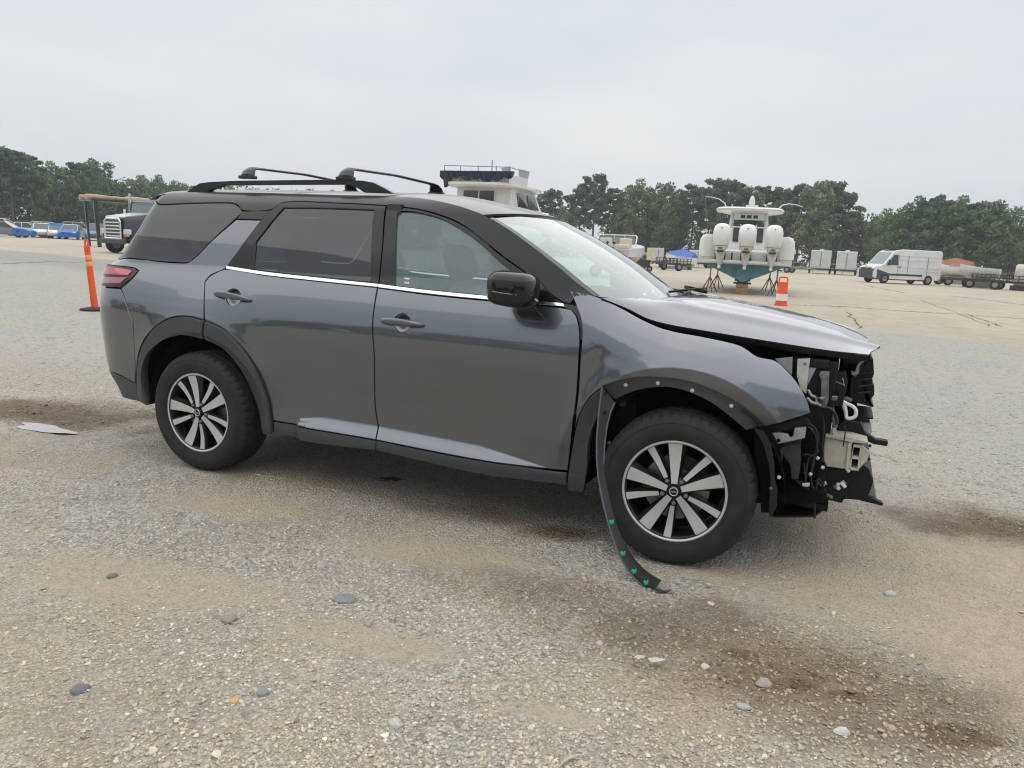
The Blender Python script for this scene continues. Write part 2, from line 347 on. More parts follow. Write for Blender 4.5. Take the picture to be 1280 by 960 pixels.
def stone_field(n, smin, smax, dmax, base, seed, dens_pow=1.4, clump=(.9, .55)):
    r = np.random.default_rng(seed)
    # spread over the ground in front of the lens, denser close by
    ang = r.uniform(R(-47), R(40), n*4); dd = 1.55 + (dmax-1.55)*r.uniform(0, 1, n*4)**dens_pow
    h = np.arctan2(_f[1], _f[0]); x = CAM[0]+dd*np.cos(h-ang); y = CAM[1]+dd*np.sin(h-ang)
    f = vnoise(x*clump[0]+5, y*clump[0], seed)*.6+vnoise(x*3.1, y*3.1, seed+1)*.4
    prob = np.clip((f-.43)*4.6, .06, 1)*(1-.86*ell_mask(BARE, x, y))
    inside = (x > -1) & (x < 3.6) & (y > .15) & (y < 1.8)
    for cx in (0, 2.9): inside |= (np.abs(x-cx) < .32) & (np.abs(y-.12) < .16)
    k = (r.uniform(0, 1, n*4) < prob) & ~inside & (y < 9); x, y = x[k][:n], y[k][:n]; n = len(x)
    s = smin*(smax/smin)**(r.uniform(0, 1, n)**2.0)
    V0, F0 = base; nv = len(V0)
    V = V0[None]*(1+r.uniform(-.32, .32, (n, nv, 1))); V = V*np.stack([np.ones(n), r.uniform(.6, 1, n), r.uniform(.38, .75, n)], 1)[:, None]
    a = r.uniform(0, 2*math.pi, n); c, sn = np.cos(a)[:, None], np.sin(a)[:, None]; tl = r.uniform(-.35, .35, n)[:, None]
    vx, vy, vz = V[..., 0], V[..., 1], V[..., 2]; vx, vz = vx*np.cos(tl)-vz*np.sin(tl), vx*np.sin(tl)+vz*np.cos(tl)
    V = np.stack([vx*c-vy*sn, vx*sn+vy*c, vz], -1)*s[:, None, None]
    V += np.stack([x, y, gheight(x, y)+s*.22], 1)[:, None]
    t = TONES[r.choice(len(TONES), n, p=TP)]*np.array([1.22, 1.17, 1.08])*r.uniform(.8, 1.15, (n, 1)); mm = np.clip(mud_mask(x, y)*1.1, 0, 1)[:, None]*r.uniform(.3, 1, (n, 1))
    t = t*(1-mm*.80)*(1+mm*(np.array([1.12, .94, .74])-1))
    F = F0[None]+(np.arange(n)*nv)[:, None, None]
    return V.reshape(-1, 3), F.reshape(-1, 3), np.repeat(t, nv, 0)
for nm_, args in (('fine_gravel', (120000, .0025, .0060, 9.0, OCT, 11, 1.5)), ('loose_gravel', (34000, .0045, .0098, 9.5, ICO, 12, 1.35)), ('coarse_gravel', (1000, .010, .017, 8.5, ICO, 13, 1.2))):
    V, F, t = stone_field(*args)
    tag(np_mesh(nm_, V, F, stone, 3, t, smooth=False), {'fine_gravel': 'fine grey and tan grit scattered over the dirt lot', 'loose_gravel': 'small loose grey and tan gravel on the dirt lot', 'coarse_gravel': 'coarser loose stones strewn among the gravel'}[nm_], 'gravel', kind='stuff')
def big_stone(px, py, wpx, hpx, col, label, name='stone', flat=.5, jag=.2, seed=0, rz=0):
    c = onZ(px, py); dep = (c-CAM) @ _f; s = wpx/FPX*dep/2; r = np.random.default_rng(seed+int(px))
    V0, F0 = ico(2); n1 = np.sin(V0*[2.3, 3.1, 2.7]+r.uniform(0, 6, 3)).sum(1)*.09
    V = V0*(1+n1+r.uniform(-jag, jag, len(V0))*.35)[:, None]*np.array([s, s*min(1.2, 1.8*hpx/wpx), s*flat])
    lo = V[:, 2] < -.25*s*flat; V[lo, 2] = -.25*s*flat
    o = np_mesh(name, V, F0, stone, 3, np.repeat(np.array([col])*1.0, len(V), 0), smooth=False)
    o.location = (c[0], c[1], float(gheight(np.array(c[0]), np.array(c[1])))+.2*s*flat); o.rotation_euler = (0, 0, rz or r.uniform(0, 3))
    return tag(o, label, 'stone')
big_stone(432, 748, 27, 14, (.24, .245, .25), 'flat dark slate grey stone slab lying alone on tan dirt', flat=.28, rz=.4)
big_stone(495, 908, 17, 15, (.50, .49, .46), 'round pale speckled stone on grit in front of the slate slab', flat=.8)
big_stone(460, 780, 11, 9, (.33, .31, .28), 'small brownish pebble just below the slate slab', flat=.75)
big_stone(750, 800, 10, 9, (.48, .46, .42), 'small round pale pebble at the edge of the wet stain, below the torn trim', flat=.8)
big_stone(100, 860, 21, 12, (.17, .175, .19), 'dark bluish stone in the coarse gravel patch', flat=.55)
big_stone(140, 720, 12, 9, (.20, .20, .20), 'dark pebble at the rim of the tan dirt patch', flat=.7)
big_stone(328, 870, 15, 11, (.27, .275, .27), 'grey angular stone beside an orange chip', flat=.6)
big_stone(294, 879, 13, 9, (.58, .36, .16), 'orange chip of stone in the grit', flat=.5)
big_stone(1052, 914, 16, 14, (.55, .54, .51), 'whitish pebble in the coarse wet gravel', flat=.8)
big_stone(882, 828, 11, 10, (.56, .54, .5), 'small white pebble on the brown stain beside the shell chips', flat=.8)
big_stone(1112, 738, 14, 9, (.46, .47, .48), 'bluish grey stone on bare dirt in front of the missing bumper', flat=.6)
big_stone(955, 850, 17, 14, (.36, .33, .29), 'largest brown stone in the cluster on the wet stain', flat=.7)
big_stone(930, 878, 13, 11, (.40, .40, .39), 'round grey stone half sunk in the wet stain', flat=.6)
big_stone(285, 777, 20, 12, (.29, .27, .24), 'brown clod of stones in the tan dirt', flat=.6)
big_stone(402, 704, 13, 10, (.40, .37, .32), 'tan stone standing on the dirt behind the slate slab', flat=.7)
# broken trim chips and a pale twig
chip_m = mat('chip_white', (.62, .60, .55), rough=.6, noise=(60, .25))
for (px, py, wd, pts, lab) in ((800, 825, 14, [(-1, .1), (-.4, .75), (.9, .35), (.6, -.3), (.1, -.15), (-.3, -.7)], 'jagged pale shard of broken plastic on the stain'), (821, 828, 22, [(-1, .35), (-.1, .45), (1, .0), (.3, -.35), (-.7, -.5)], 'long pointed pale shard of broken plastic on the stain')):
    c = onZ(px, py); s = wd/FPX*((c-CAM) @ _f)/2
    o = MB().prism([(x*s, y*s*.8) for x, y in pts], .006).build('plastic_shard', chip_m); o.location = (c[0], c[1], .006); o.rotation_euler = (R(12), R(-6), YAW); tag(o, lab, 'shard')
c = onZ(712, 953)
o = MB().tube([(-.045, -.02, 0), (-.01, 0, .008), (.03, .012, .006), (.05, .012, .003)], [.002, .005, .004, .0015], 6).tube([(.01, .006, .006), (.03, -.004, .004)], [.003, .001], 6).build('twig', mat('pale_wood', (.60, .56, .48), .8, noise=(40, .3)))
o.location = (c[0], c[1], .004); o.rotation_euler = (0, 0, YAW+.3); tag(o, 'pale forked twig lying on the grit', 'twig')
# ------------------------------------------------------------------ the crashed SUV: shape of its side skin
WID = 1.95                                    # overall width, near side at y = 0
def _tab(k, v, sm):
    zz = np.arange(min(k)-.2, max(k)+.2, .002); yy = np.interp(zz, k, v); n = int(sm/.002)|1
    ker = np.hanning(n+2)[1:-1]; ker /= ker.sum(); yy = np.convolve(np.pad(yy, n//2, 'edge'), ker, 'valid'); return zz, yy
_bz = _tab([.20, .28, .33, .46, .60, .78, .88, .94, 1.0, 1.06, 1.12, 1.17, 1.205, 1.24, 1.40, 1.55, 1.63, 1.67, 1.70, 1.73],
           [.10, .07, .055, .060, .053, .030, .016, .012, .018, .034, .056, .078, .096, .112, .168, .230, .275, .318, .372, .46], .05)
_fz = _tab([-1.0, -.6, -.36, -.26, -.18, -.12, -.07, -.03, 0, .03], [.09, .055, .035, .022, .022, .035, .066, .118, .19, .29], .04)
FTX, FTZ = [2.25, 2.40, 2.55, 2.77, 3.1, 3.27, 3.45, 3.7], [1.262, 1.24, 1.178, 1.105, 1.058, 1.012, .965, .93]
SX, SZC, SH = [-.9, .45, .684, .72, .888, 1.26, 1.865, 2.29, 2.45, 3.8], [.375, .385, .388, .386, .375, .373, .357, .352, .35, .35], [0, 0, .0, .03, .07, .07, .066, .006, 0, 0]
def sstep(a, b, v):
    t = np.clip((v-a)/(b-a), 0, 1); return t*t*(3-2*t)
def side_y(x, z):
    x = np.asarray(x, float); z = np.asarray(z, float)
    yb = np.interp(z, *_bz)
    # kicked-out lower edge of the doors
    h = np.interp(x, SX, SH); zc = np.interp(x, SX, SZC); amp = np.clip(h/.05, 0, 1)*.045
    t = np.clip((z-zc)/np.maximum(h, .004), 0, 1); t = t*t*(3-2*t)*.5+t*.5
    yb = yb - amp*(1-t)
    # front wing rolls over into the bonnet
    dz = z - np.interp(x, FTX, FTZ); yf = np.interp(dz, *_fz)
    wf = sstep(2.28, 2.6, x)*sstep(1.62, 1.35, z); y = yb*(1-wf)+yf*wf
    y = y + .20*np.clip((x-2.75)/.85, 0, 2)**2.2
    # haunches over the wheels, with a crease round the arch
    for cx, rc, am in ((0.0, .585, .034), (2.88, .575, .036)):
        dx, dzz = x-cx, z-.37; r = np.hypot(dx, dzz); an = np.arctan2(dzz, np.abs(dx))
        wa = sstep(R(8), R(42), an) if cx == 0 else sstep(R(-8), R(20), an)
        b = np.where(r > rc, np.exp(-((r-rc)/.11)**1.0), 1-np.clip((rc-r)/.10, 0, 1)*.8)
        y = y - am*b*wa
    # crumpled patch in the wing behind the wheel
    y = y + .012*np.exp(-((x-2.47-.25*(z-.9))/.035)**2-((z-.88)/.09)**2) - .009*np.exp(-((x-2.54-.3*(z-.9))/.04)**2-((z-.86)/.07)**2)
    return y
TU0, TN = -.52, 3.6
def tail_a(z): return np.interp(z, [.2, .30, .42, .5, .60, .80, 1.0, 1.1, 1.205, 1.27, 1.45, 1.64, 1.75], [.25, .32, .44, .545, .575, .57, .55, .565, .575, .43, .28, .16, .10])
def P(u, z):
    u = np.asarray(u, float); z = np.asarray(z, float)
    ph = np.clip(TU0-u, 0, None)/.58; ph = np.clip(ph, 0, math.pi/2)
    rho = (np.abs(np.sin(ph))**TN+np.abs(np.cos(ph))**TN)**(1/TN)
    x = np.where(u > TU0, u, TU0-tail_a(z)*np.sin(ph)/rho)
    ys = side_y(np.maximum(u, TU0-.25), z)
    y = ys + (WID/2-ys)*(1-np.cos(ph)/rho)
    return np.stack([x, y, z+0*x], -1)
def Pn(u, z, e=.004):
    du = P(u+e, z)-P(u-e, z); dz = P(u, z+e)-P(u, z-e); n = np.cross(du, dz); return n/np.linalg.norm(n, axis=-1, keepdims=True)
UEND = TU0-.58*math.pi/2
def uz(px, py, g=None):
    """side-skin coordinates (u, z) of an image point"""
    a = onY(px, py, .06); q = np.array([min(max(a[0], -1.0), 3.8), min(max(a[2], .2), 1.72)]); t = np.array([px, py])
    for it in range(60):
        e = proj(P(q[0], q[1]))-t
        if np.abs(e).max() < .02: break
        J = np.stack([(proj(P(q[0]+1e-4, q[1]))-proj(P(q[0]-1e-4, q[1])))/2e-4, (proj(P(q[0], q[1]+1e-4))-proj(P(q[0], q[1]-1e-4)))/2e-4], 1)
        d = np.linalg.lstsq(J, -e, rcond=None)[0]; s = min(1, .06/max(np.abs(d).max(), 1e-9)); q = q+d*s*.9
        q[1] = min(max(q[1], .15), 1.74)
    else:
        BADPX.append((px, py, float(np.abs(e).max())))
    return tuple(q)
BADPX = []
def inpoly(p, poly):
    x, y = p[:, 0][:, None], p[:, 1][:, None]; a = poly; b = np.roll(poly, -1, 0)
    c = ((a[None, :, 1] > y) != (b[None, :, 1] > y)) & (x < (b[None, :, 0]-a[None, :, 0])*(y-a[None, :, 1])/(b[None, :, 1]-a[None, :, 1]+1e-12)+a[None, :, 0])
    return c.sum(1) % 2 == 1
def res2(e): return (e[1], e[2]) if e[0] == 'U' else uz(*e)
def smooth_loop(pts, step=.02, corner=32):
    p = np.array(pts, float); n = len(p); out = []
    cor = []
    for i in range(n):
        a, b = p[i]-p[i-1], p[(i+1) % n]-p[i]; an = abs(math.degrees(math.atan2(a[0]*b[1]-a[1]*b[0], a @ b))); cor.append(an > corner)
    for i in range(n):
        p0, p1, p2, p3 = p[i-1], p[i], p[(i+1) % n], p[(i+2) % n]; Ls = np.linalg.norm(p2-p1)
        def tan(q0, q1, q2):
            t = (q2-q0); return t/max(np.linalg.norm(t), 1e-9)*Ls
        t1 = (p2-p1) if cor[i] else tan(p0, p1, p2); t2 = (p2-p1) if cor[(i+1) % n] else tan(p1, p2, p3)
        k = max(1, int(math.ceil(Ls/step)))
        for j in range(k):
            s = j/k; out.append((2*s**3-3*s*s+1)*p1+(s**3-2*s*s+s)*t1+(-2*s**3+3*s*s)*p2+(s**3-s*s)*t2)
    p = np.array(out); a2 = np.sum(p[:, 0]*np.roll(p[:, 1], -1)-np.roll(p[:, 0], -1)*p[:, 1])
    return p if a2 > 0 else p[::-1].copy()
def loop_out(p):                      # outward 2-D normals of a counter-clockwise loop
    t = np.roll(p, -1, 0)-np.roll(p, 1, 0); t /= np.maximum(np.linalg.norm(t, axis=1, keepdims=True), 1e-9); return np.stack([t[:, 1], -t[:, 0]], 1)
def feature_points(lo, hi):
    """mesh points laid along the pressed creases so they shade cleanly"""
    out = []
    for cx, rc in ((0.0, .585), (2.88, .575)):
        for dr in (-.016, -.005, .005, .016):
            a = np.arange(R(-5), R(185), .016/rc); out.append(np.stack([cx+(rc+dr)*np.cos(a), .37+(rc+dr)*np.sin(a)], 1))
    xs = np.arange(.60, 2.40, .016); zc = np.interp(xs, SX, SZC); h = np.interp(xs, SX, SH)
    for k, d in ((0, .004), (.5, 0), (1, -.004), (1, .006), (1, .016)): out.append(np.stack([xs, zc+h*k+d], 1))
    p = np.concatenate(out); return p[(p[:, 0] > lo[0]) & (p[:, 0] < hi[0]) & (p[:, 1] > lo[1]) & (p[:, 1] < hi[1])]
def panel(name, poly, m, parent=None, holes=(), grid=.034, gap=.0028, depth=.022, off=0.0, mirror='copy', step=.02, corner=32, mirror_parent=None):
    """a pressed sheet cut from the side skin: curved face, turned-in edges; mirrored to the far side"""
    L = smooth_loop([res2(e) for e in poly], step, corner); no = loop_out(L); L = L-no*gap
    HL = [h-loop_out(h)*(-gap) for h in (smooth_loop([res2(e) for e in hp], step, corner) for hp in holes)]
    lo, hi = L.min(0), L.max(0)
    g = np.stack(np.meshgrid(np.arange(lo[0], hi[0], grid), np.arange(lo[1], hi[1], grid*.8), indexing='ij'), -1).reshape(-1, 2)
    allb = np.concatenate([L]+HL); g = g[inpoly(g, L)]
    for h in HL: g = g[~inpoly(g, h)]
    if len(g): g = g[np.min(np.linalg.norm(g[:, None]-allb[None], axis=2), axis=1) > grid*.35]
    fe = feature_points(lo, hi); fe = fe[inpoly(fe, L)] if len(fe) else fe
    for h in HL:
        if len(fe): fe = fe[~inpoly(fe, h)]
    if len(fe): fe = fe[np.min(np.linalg.norm(fe[:, None]-allb[None], axis=2), axis=1) > .007]
    if len(fe) and grid < .06:
        if len(g): g = g[np.min(np.linalg.norm(g[:, None]-fe[None], axis=2), axis=1) > .015]
        g = np.concatenate([g, fe])
    pts = np.concatenate([allb, g]); edges = []; o = 0
    for l in [L]+HL:
        edges += [(o+i, o+(i+1) % len(l)) for i in range(len(l))]; o += len(l)
    r = delaunay_2d_cdt([Vector(v) for v in pts], edges, [], 0, 1e-7)
    V2 = np.array([v[:] for v in r[0]]); F = np.array([f for f in r[2] if len(f) == 3]); ce = V2[F].mean(1); k = inpoly(ce, L)
    for h in HL: k &= ~inpoly(ce, h)
    F = F[k]
    of = off if callable(off) else (lambda u, z: off+0*u)
    def pos(q, extra=0): 
        n = Pn(q[:, 0], q[:, 1]); return P(q[:, 0], q[:, 1])+n*(of(q[:, 0], q[:, 1])+extra)[:, None], n
    if callable(off):
        e = .003; A, _ = pos(V2); du = pos(V2+[e, 0])[0]-pos(V2-[e, 0])[0]; dz = pos(V2+[0, e])[0]-pos(V2-[0, e])[0]; N = np.cross(du, dz); N /= np.linalg.norm(N, axis=1, keepdims=True); V = A
    else: V, N = pos(V2)
    VV, NN, FF = [V], [N], [list(map(int, f)) for f in F]; o = len(V)
    for l, sg in [(L, 1)]+[(h, -1) for h in HL]:
        a, n = pos(l); b, _ = pos(l, -depth); d2 = loop_out(l)*sg; e = .003
        n3 = (P(l[:, 0]+d2[:, 0]*e, l[:, 1]+d2[:, 1]*e)-P(l[:, 0], l[:, 1]))/e; n3 /= np.maximum(np.linalg.norm(n3, axis=1, keepdims=True), 1e-9); k = len(l)
        VV += [a, b]; NN += [n3*.8+n*.6, n3]
        for i in range(k):
            j = (i+1) % k; q = [o+i, o+k+i, o+k+j, o+j]; FF.append(q if sg > 0 else q[::-1])
        o += 2*k
    V, N = np.concatenate(VV), np.concatenate(NN)
    Vm, Nm = V*[1, -1, 1]+[0, WID, 0], N*[1, -1, 1]; Fm = [f[::-1] for f in FF]
    if mirror == 'join':
        n = len(V); return rawmesh(name, np.concatenate([V, Vm]), FF+[[i+n for i in f] for f in Fm], m, parent, normals=np.concatenate([N, Nm]))
    ob = rawmesh(name, V, FF, m, parent, normals=N)
    if mirror == 'copy':
        ob2 = rawmesh(name, Vm, Fm, m, mirror_parent or parent, normals=Nm); ob['far'] = ob2.name
        del ob['far']; MIR[ob.name] = ob2
    return ob
MIR = {}
def gridmesh(name, G, m, parent=None, flip=False, thick=0):
    """surface from an (a, b, 3) array of points"""
    a, b, _ = G.shape; du = np.gradient(G, axis=0); dv = np.gradient(G, axis=1); N = np.cross(du, dv); N /= np.maximum(np.linalg.norm(N, axis=2, keepdims=True), 1e-12)
    if flip: N = -N
    id_ = np.arange(a*b).reshape(a, b); F = np.stack([id_[:-1, :-1], id_[1:, :-1], id_[1:, 1:], id_[:-1, 1:]], -1).reshape(-1, 4)
    if flip: F = F[:, ::-1]
    V = G.reshape(-1, 3); Nf = N.reshape(-1, 3); F = F.tolist()
    if thick:
        n = len(V); F2 = [[i+n for i in f[::-1]] for f in F]; V = np.concatenate([V, V-Nf*thick]); Nf = np.concatenate([Nf, -Nf]); F += F2
        bd = np.concatenate([id_[:, 0], id_[-1, 1:], id_[-2::-1, -1], id_[0, -2:0:-1]]); k = len(bd); o = len(V)
        V = np.concatenate([V, V[bd], V[bd+n]]); c = V[:n].mean(0); en = V[bd]-c; en /= np.linalg.norm(en, axis=1, keepdims=True); Nf = np.concatenate([Nf, en, en])
        for i in range(k):
            j = (i+1) % k; q = [o+i, o+k+i, o+k+j, o+j]; F.append(q[::-1] if flip else q)
    return rawmesh(name, V, F, m, parent, normals=Nf)
def ext(name, pix, y0, thick, m, parent, bev=.002, rx=0):
    """outline seen in the photo, set on the plane y = y0 and given its thickness"""
    p = [onY(a, b, y0) for a, b in pix]; mb = MB(); bm = mb.bm
    A = [bm.verts.new((q[0], y0, q[2])) for q in p]; B = [bm.verts.new((q[0], y0+thick, q[2])) for q in p]; n = len(p)
    fa = bm.faces.new(A[::-1]); fb = bm.faces.new(B)
    for i in range(n): bm.faces.new((A[i], A[(i+1) % n], B[(i+1) % n], B[i]))
    bmesh.ops.triangulate(bm, faces=[f for f in bm.faces if len(f.verts) > 4])
    return mb.build(name, m, parent, bev=bev)
# ---- materials of the car
paint = mat('gunmetal_paint', (.124, .138, .162), rough=.30, metal=.9, coat=1.0, coatr=.035)
_n = paint.node_tree; _b = _n.nodes['Principled BSDF']        # metal flake and a film of road dust
_t = _n.nodes.new('ShaderNodeTexNoise'); _t.inputs['Scale'].default_value = 6; _t.inputs['Detail'].default_value = 8; _c = _n.nodes.new('ShaderNodeTexCoord'); _n.links.new(_c.outputs['Object'], _t.inputs['Vector'])
_mr = _n.nodes.new('ShaderNodeMapRange'); _mr.inputs[1].default_value = .35; _mr.inputs[2].default_value = .7; _mr.inputs[3].default_value = .02; _mr.inputs[4].default_value = .07; _n.links.new(_t.outputs['Fac'], _mr.inputs[0]); _n.links.new(_mr.outputs[0], _b.inputs['Coat Roughness']); _b.inputs['Coat IOR'].default_value = 1.75
black_paint = mat('black_roof_paint', (.006, .0065, .012), rough=.35, coat=.45, coatr=.08, spec=.3)
gloss_black = mat('gloss_black_trim', (.006, .006, .008), rough=.13, spec=.5)
clad = mat('grey_cladding_plastic', (.060, .068, .079), rough=.40, noise=(90, .25), bump=(900, .05))
blackp = mat('black_plastic', (.010, .010, .0115), spec=.3, rough=.5, noise=(30, .4))
matteb = mat('matte_black_void', (.006, .006, .006), rough=.9, spec=.1)
chrome = mat('satin_chrome', (.78, .80, .82), rough=.12, metal=1)
rubber = mat('tyre_rubber', (.013, .013, .014), rough=.72, noise=(14, .35, (.024, .023, .021)), bump=(160, .12))
alu = mat('machined_aluminium', (.62, .63, .64), rough=.28, metal=.45)
dalloy = mat('dark_alloy', (.035, .036, .038), rough=.35, metal=.6, coat=.4)
steel = mat('bare_steel', (.30, .31, .31), rough=.42, metal=.85, noise=(25, .45))
white_pl = mat('off_white_plastic', (.60, .60, .56), rough=.5, noise=(20, .2))
primer = mat('cream_primer', (.56, .54, .47), rough=.5, noise=(14, .22, (.40, .38, .32)))
tealg = glass('door_glass', (.62, .86, .85), opac=.20, base=(.30, .47, .49))
wsg = glass('windscreen_glass', (.68, .86, .83), opac=.30, base=(.48, .64, .62))  # pale film: dust plus reflected sky put into its colour
privg = glass('privacy_glass', (.13, .15, .17), opac=.22, base=(.033, .038, .048))
redl = mat('red_lens', (.50, .012, .025), rough=.12, coat=1, spec=.6)
pinkl = mat('smoked_pink_lens', (.36, .10, .12), rough=.15, coat=1)
seatm = mat('charcoal_leather', (.035, .036, .038), rough=.5, noise=(20, .2)); seatl = mat('grey_leather_panel', (.16, .165, .165), rough=.55)
suv = empty('crashed_suv', (0, 0, 0)); tag(suv, 'dark grey SUV with black roof, front bumper torn off and wheel-arch trim hanging loose', 'car')
U = lambda u, z: ('U', u, z)
UE = UEND
# ---- doors
hr, hf = (291.5, 371.5), (502.5, 403.5)
def oval(c, rx, ry, n=16): return [(c[0]+rx*math.cos(2*math.pi*k/n), c[1]+ry*math.sin(2*math.pi*k/n)) for k in range(n)]
rdoor_poly = [(283.5, 336.5), (330, 344), (400, 352), (471.5, 359.5), (466, 395), (467, 437), (468.6, 507), (469.4, 549.5), (400, 538), (365, 529.5), (342, 525.5), (336, 503), (328, 479), (317, 456), (300, 431.5), (280, 411.5), (256.5, 400.5), (255.5, 372), (256.5, 352.5), (264, 344.5)]
fdoor_poly = [(472.5, 360), (540, 369), (620, 377), (700, 384.5), (714, 387), (721, 397), (724.5, 420), (723.5, 445), (720, 498), (715, 540), (709.5, 588), (690, 586.5), (594, 574), (530, 562), (470.2, 549.8), (469.2, 507), (467.6, 437), (466.7, 395)]
rdoor = panel('rear_door', rdoor_poly, paint, suv, holes=[oval(hr, 9.6, 10.5)])
fdoor = panel('front_door', fdoor_poly, paint, suv, holes=[oval(hf, 10.5, 11.5)])
rdoor2, fdoor2 = MIR['rear_door'], MIR['front_door']
def cup(c, rad, dp, par, par2):
    u, z = uz(*c); ctr, n = P(u, z), Pn(np.array([u]), np.array([z]))[0]; n = Vector(n); t = Vector((1, 0, 0)); t = (t-n*t.dot(n)).normalized(); b = n.cross(t)
    M = Matrix((t, b, n)).transposed().to_4x4(); M.translation = Vector(ctr)
    prof = [(rad*1.05, -.004), (rad*.97, -.012), (rad*.82, -dp*.75), (rad*.45, -dp), (0.0001, -dp)]
    for far in (0, 1):
        Mx = (Matrix.Translation((0, WID, 0)) @ Matrix.Diagonal((1, -1, 1, 1)) @ M) if far else M
        MB().lathe(prof, 24, Mx).build('handle_cup', paint, par2 if far else par, smooth=50)
cup(hr, .062, .03, rdoor, rdoor2); cup(hf, .058, .03, fdoor, fdoor2)
def handle(a, b, par, par2):
    ua, ub = uz(*a), uz(*b); rings = []; N = 14
    for i in range(N+1):
        s = i/N; u = ua[0]+(ub[0]-ua[0])*s; z = ua[1]+(ub[1]-ua[1])*s; p = P(u, z); n = Pn(np.array([u]), np.array([z]))[0]
        lift = .012+.022*math.sin(math.pi*min(1, max(0, s)))**.6; hh = .024*(math.sin(math.pi*(.06+.88*s)))**.45*(1-.35*s); tt = .014
        rings.append([p+n*(lift+tt*math.sin(2*math.pi*k/10))+np.array([0, 0, 1])*hh*math.cos(2*math.pi*k/10) for k in range(10)])
    rings[0] = [q-Pn(np.array([ua[0]]), np.array([ua[1]]))[0]*.012 for q in rings[0]]; rings[-1] = [q-Pn(np.array([ub[0]]), np.array([ub[1]]))[0]*.012 for q in rings[-1]]
    for far in (0, 1):
        MB().loft([[(q[0], WID-q[1] if far else q[1], q[2]) for q in r] for r in rings]).build('handle', paint, par2 if far else par, smooth=45)
handle((269, 368), (314, 376), rdoor, rdoor2); handle((477, 401.5), (530, 407.5), fdoor, fdoor2)
panel('door_cladding', [(342.5, 527), (365, 530.5), (400, 539), (469.4, 551), (469.6, 563), (400, 555), (342.5, 541.5)], clad, rdoor, off=.001, depth=.05, mirror_parent=rdoor2)
panel('door_cladding', [(470.4, 551), (530, 563.5), (594, 575.5), (690, 588), (708.5, 590), (708, 606.5), (660, 600.5), (594, 591.5), (470.2, 563)], clad, fdoor, off=.001, depth=.05, mirror_parent=fdoor2)
panel('belt_moulding', [(283, 332.2), (330, 339.8), (400, 347.6), (472.8, 355.3), (472.2, 359), (400, 351.6), (330, 343.8), (283.6, 336.2)], chrome, rdoor, off=.006, gap=.0005, depth=.014, grid=.05, mirror_parent=rdoor2)
panel('belt_moulding', [(473.6, 355.4), (540, 363.6), (620, 371.4), (704, 379.5), (706, 383.4), (620, 375.6), (540, 367.8), (473, 359.4)], chrome, fdoor, off=.006, gap=.0005, depth=.014, grid=.05, mirror_parent=fdoor2)
rglass = [(320.3, 302), (354.5, 260), (400, 260.3), (467.5, 262.5), (463, 351.5), (400, 345.2), (317, 336)]
panel('window_frame', [(284, 331.5), (304, 305), (325.5, 276.5), (340, 262), (356, 253.4), (420, 254.4), (482.6, 257.6), (478, 305), (473, 354.6), (400, 347), (330, 339)], gloss_black, rdoor, holes=[rglass], off=.002, gap=.002, mirror_parent=rdoor2)
panel('window', rglass, privg, rdoor, off=-.006, gap=-.004, depth=.004, mirror_parent=rdoor2)
fglass = [(497.5, 264), (517, 265), (549, 273), (575, 287), (601, 306), (620, 324), (645, 345), (667, 364), (669, 376), (620, 371), (560, 365), (493.5, 357.5)]
panel('window_frame', [(484, 258.5), (519, 261.6), (545, 268), (575, 280), (601, 299), (629, 321.6), (657.5, 342), (682, 363), (703, 379), (620, 371), (540, 363), (474, 355), (479, 305)], gloss_black, fdoor, holes=[fglass], off=.002, gap=.002, mirror_parent=fdoor2)
panel('window', fglass, tealg, fdoor, off=-.008, gap=-.004, depth=.004, mirror_parent=fdoor2)
stick = mat('sticker_white', (.75, .74, .72), .5); stickr = mat('sticker_red', (.5, .16, .12), .5)
for pts_, mm in (([(505, 346.5), (511, 347), (511, 349), (505, 348.5)], stick), ([(504.6, 349.6), (510.8, 350.1), (510.8, 351), (504.6, 350.5)], stickr), ([(504.5, 351.5), (510.7, 352), (510.7, 354), (504.5, 353.5)], stick)):
    panel('window_sticker', pts_, mm, fdoor, off=-.0068, gap=0, depth=.0005, mirror=None, grid=.05)
# ---- rear body
panel('quarter_panel', [U(-1.0, 1.247), U(-.84, 1.247), (160, 323.2), (232, 329), (245, 321.5), (263, 303), (295.5, 274.6), (326, 275.6), (304, 305), (282.5, 334), (263, 343.5), (255.5, 352), (254.5, 372), (254.7, 400), (234, 394.8), (214, 396.4), (194, 407.5), (180, 425), (171.5, 448), (169.5, 470), (168.5, 440), (166.5, 402), (156, 372), (151.5, 360.5), (166, 348), (174, 338.5), (168, 334.6), U(-.80, 1.212), U(-1.0, 1.212)], paint, suv, gap=.002)
tl = panel('tail_light', [U(-1.14, 1.21), U(-.80, 1.21), (168, 335.2), (173, 338.8), (165.5, 347.5), (151.5, 359.5), U(-.80, 1.075), U(-1.14, 1.075)], gloss_black, suv, off=.004)
tl2 = MIR['tail_light']
panel('red_lens', [U(-1.12, 1.198), U(-.80, 1.198), (163, 337.4), (166.5, 339.6), (161, 345), U(-.80, 1.150), U(-1.12, 1.150)], redl, tl, off=.009, depth=.008, mirror_parent=tl2)
panel('lower_lens', [U(-.84, 1.135), (160, 347), (151, 355), U(-.80, 1.093), U(-.84, 1.093)], pinkl, tl, off=.008, depth=.007, mirror_parent=tl2)
panel('reverse_lens', [U(-1.10, 1.138), U(-.85, 1.138), U(-.85, 1.093), U(-1.10, 1.093)], mat('clear_lens', (.62, .62, .63), .15, coat=1), tl, off=.008, depth=.007, mirror_parent=tl2)
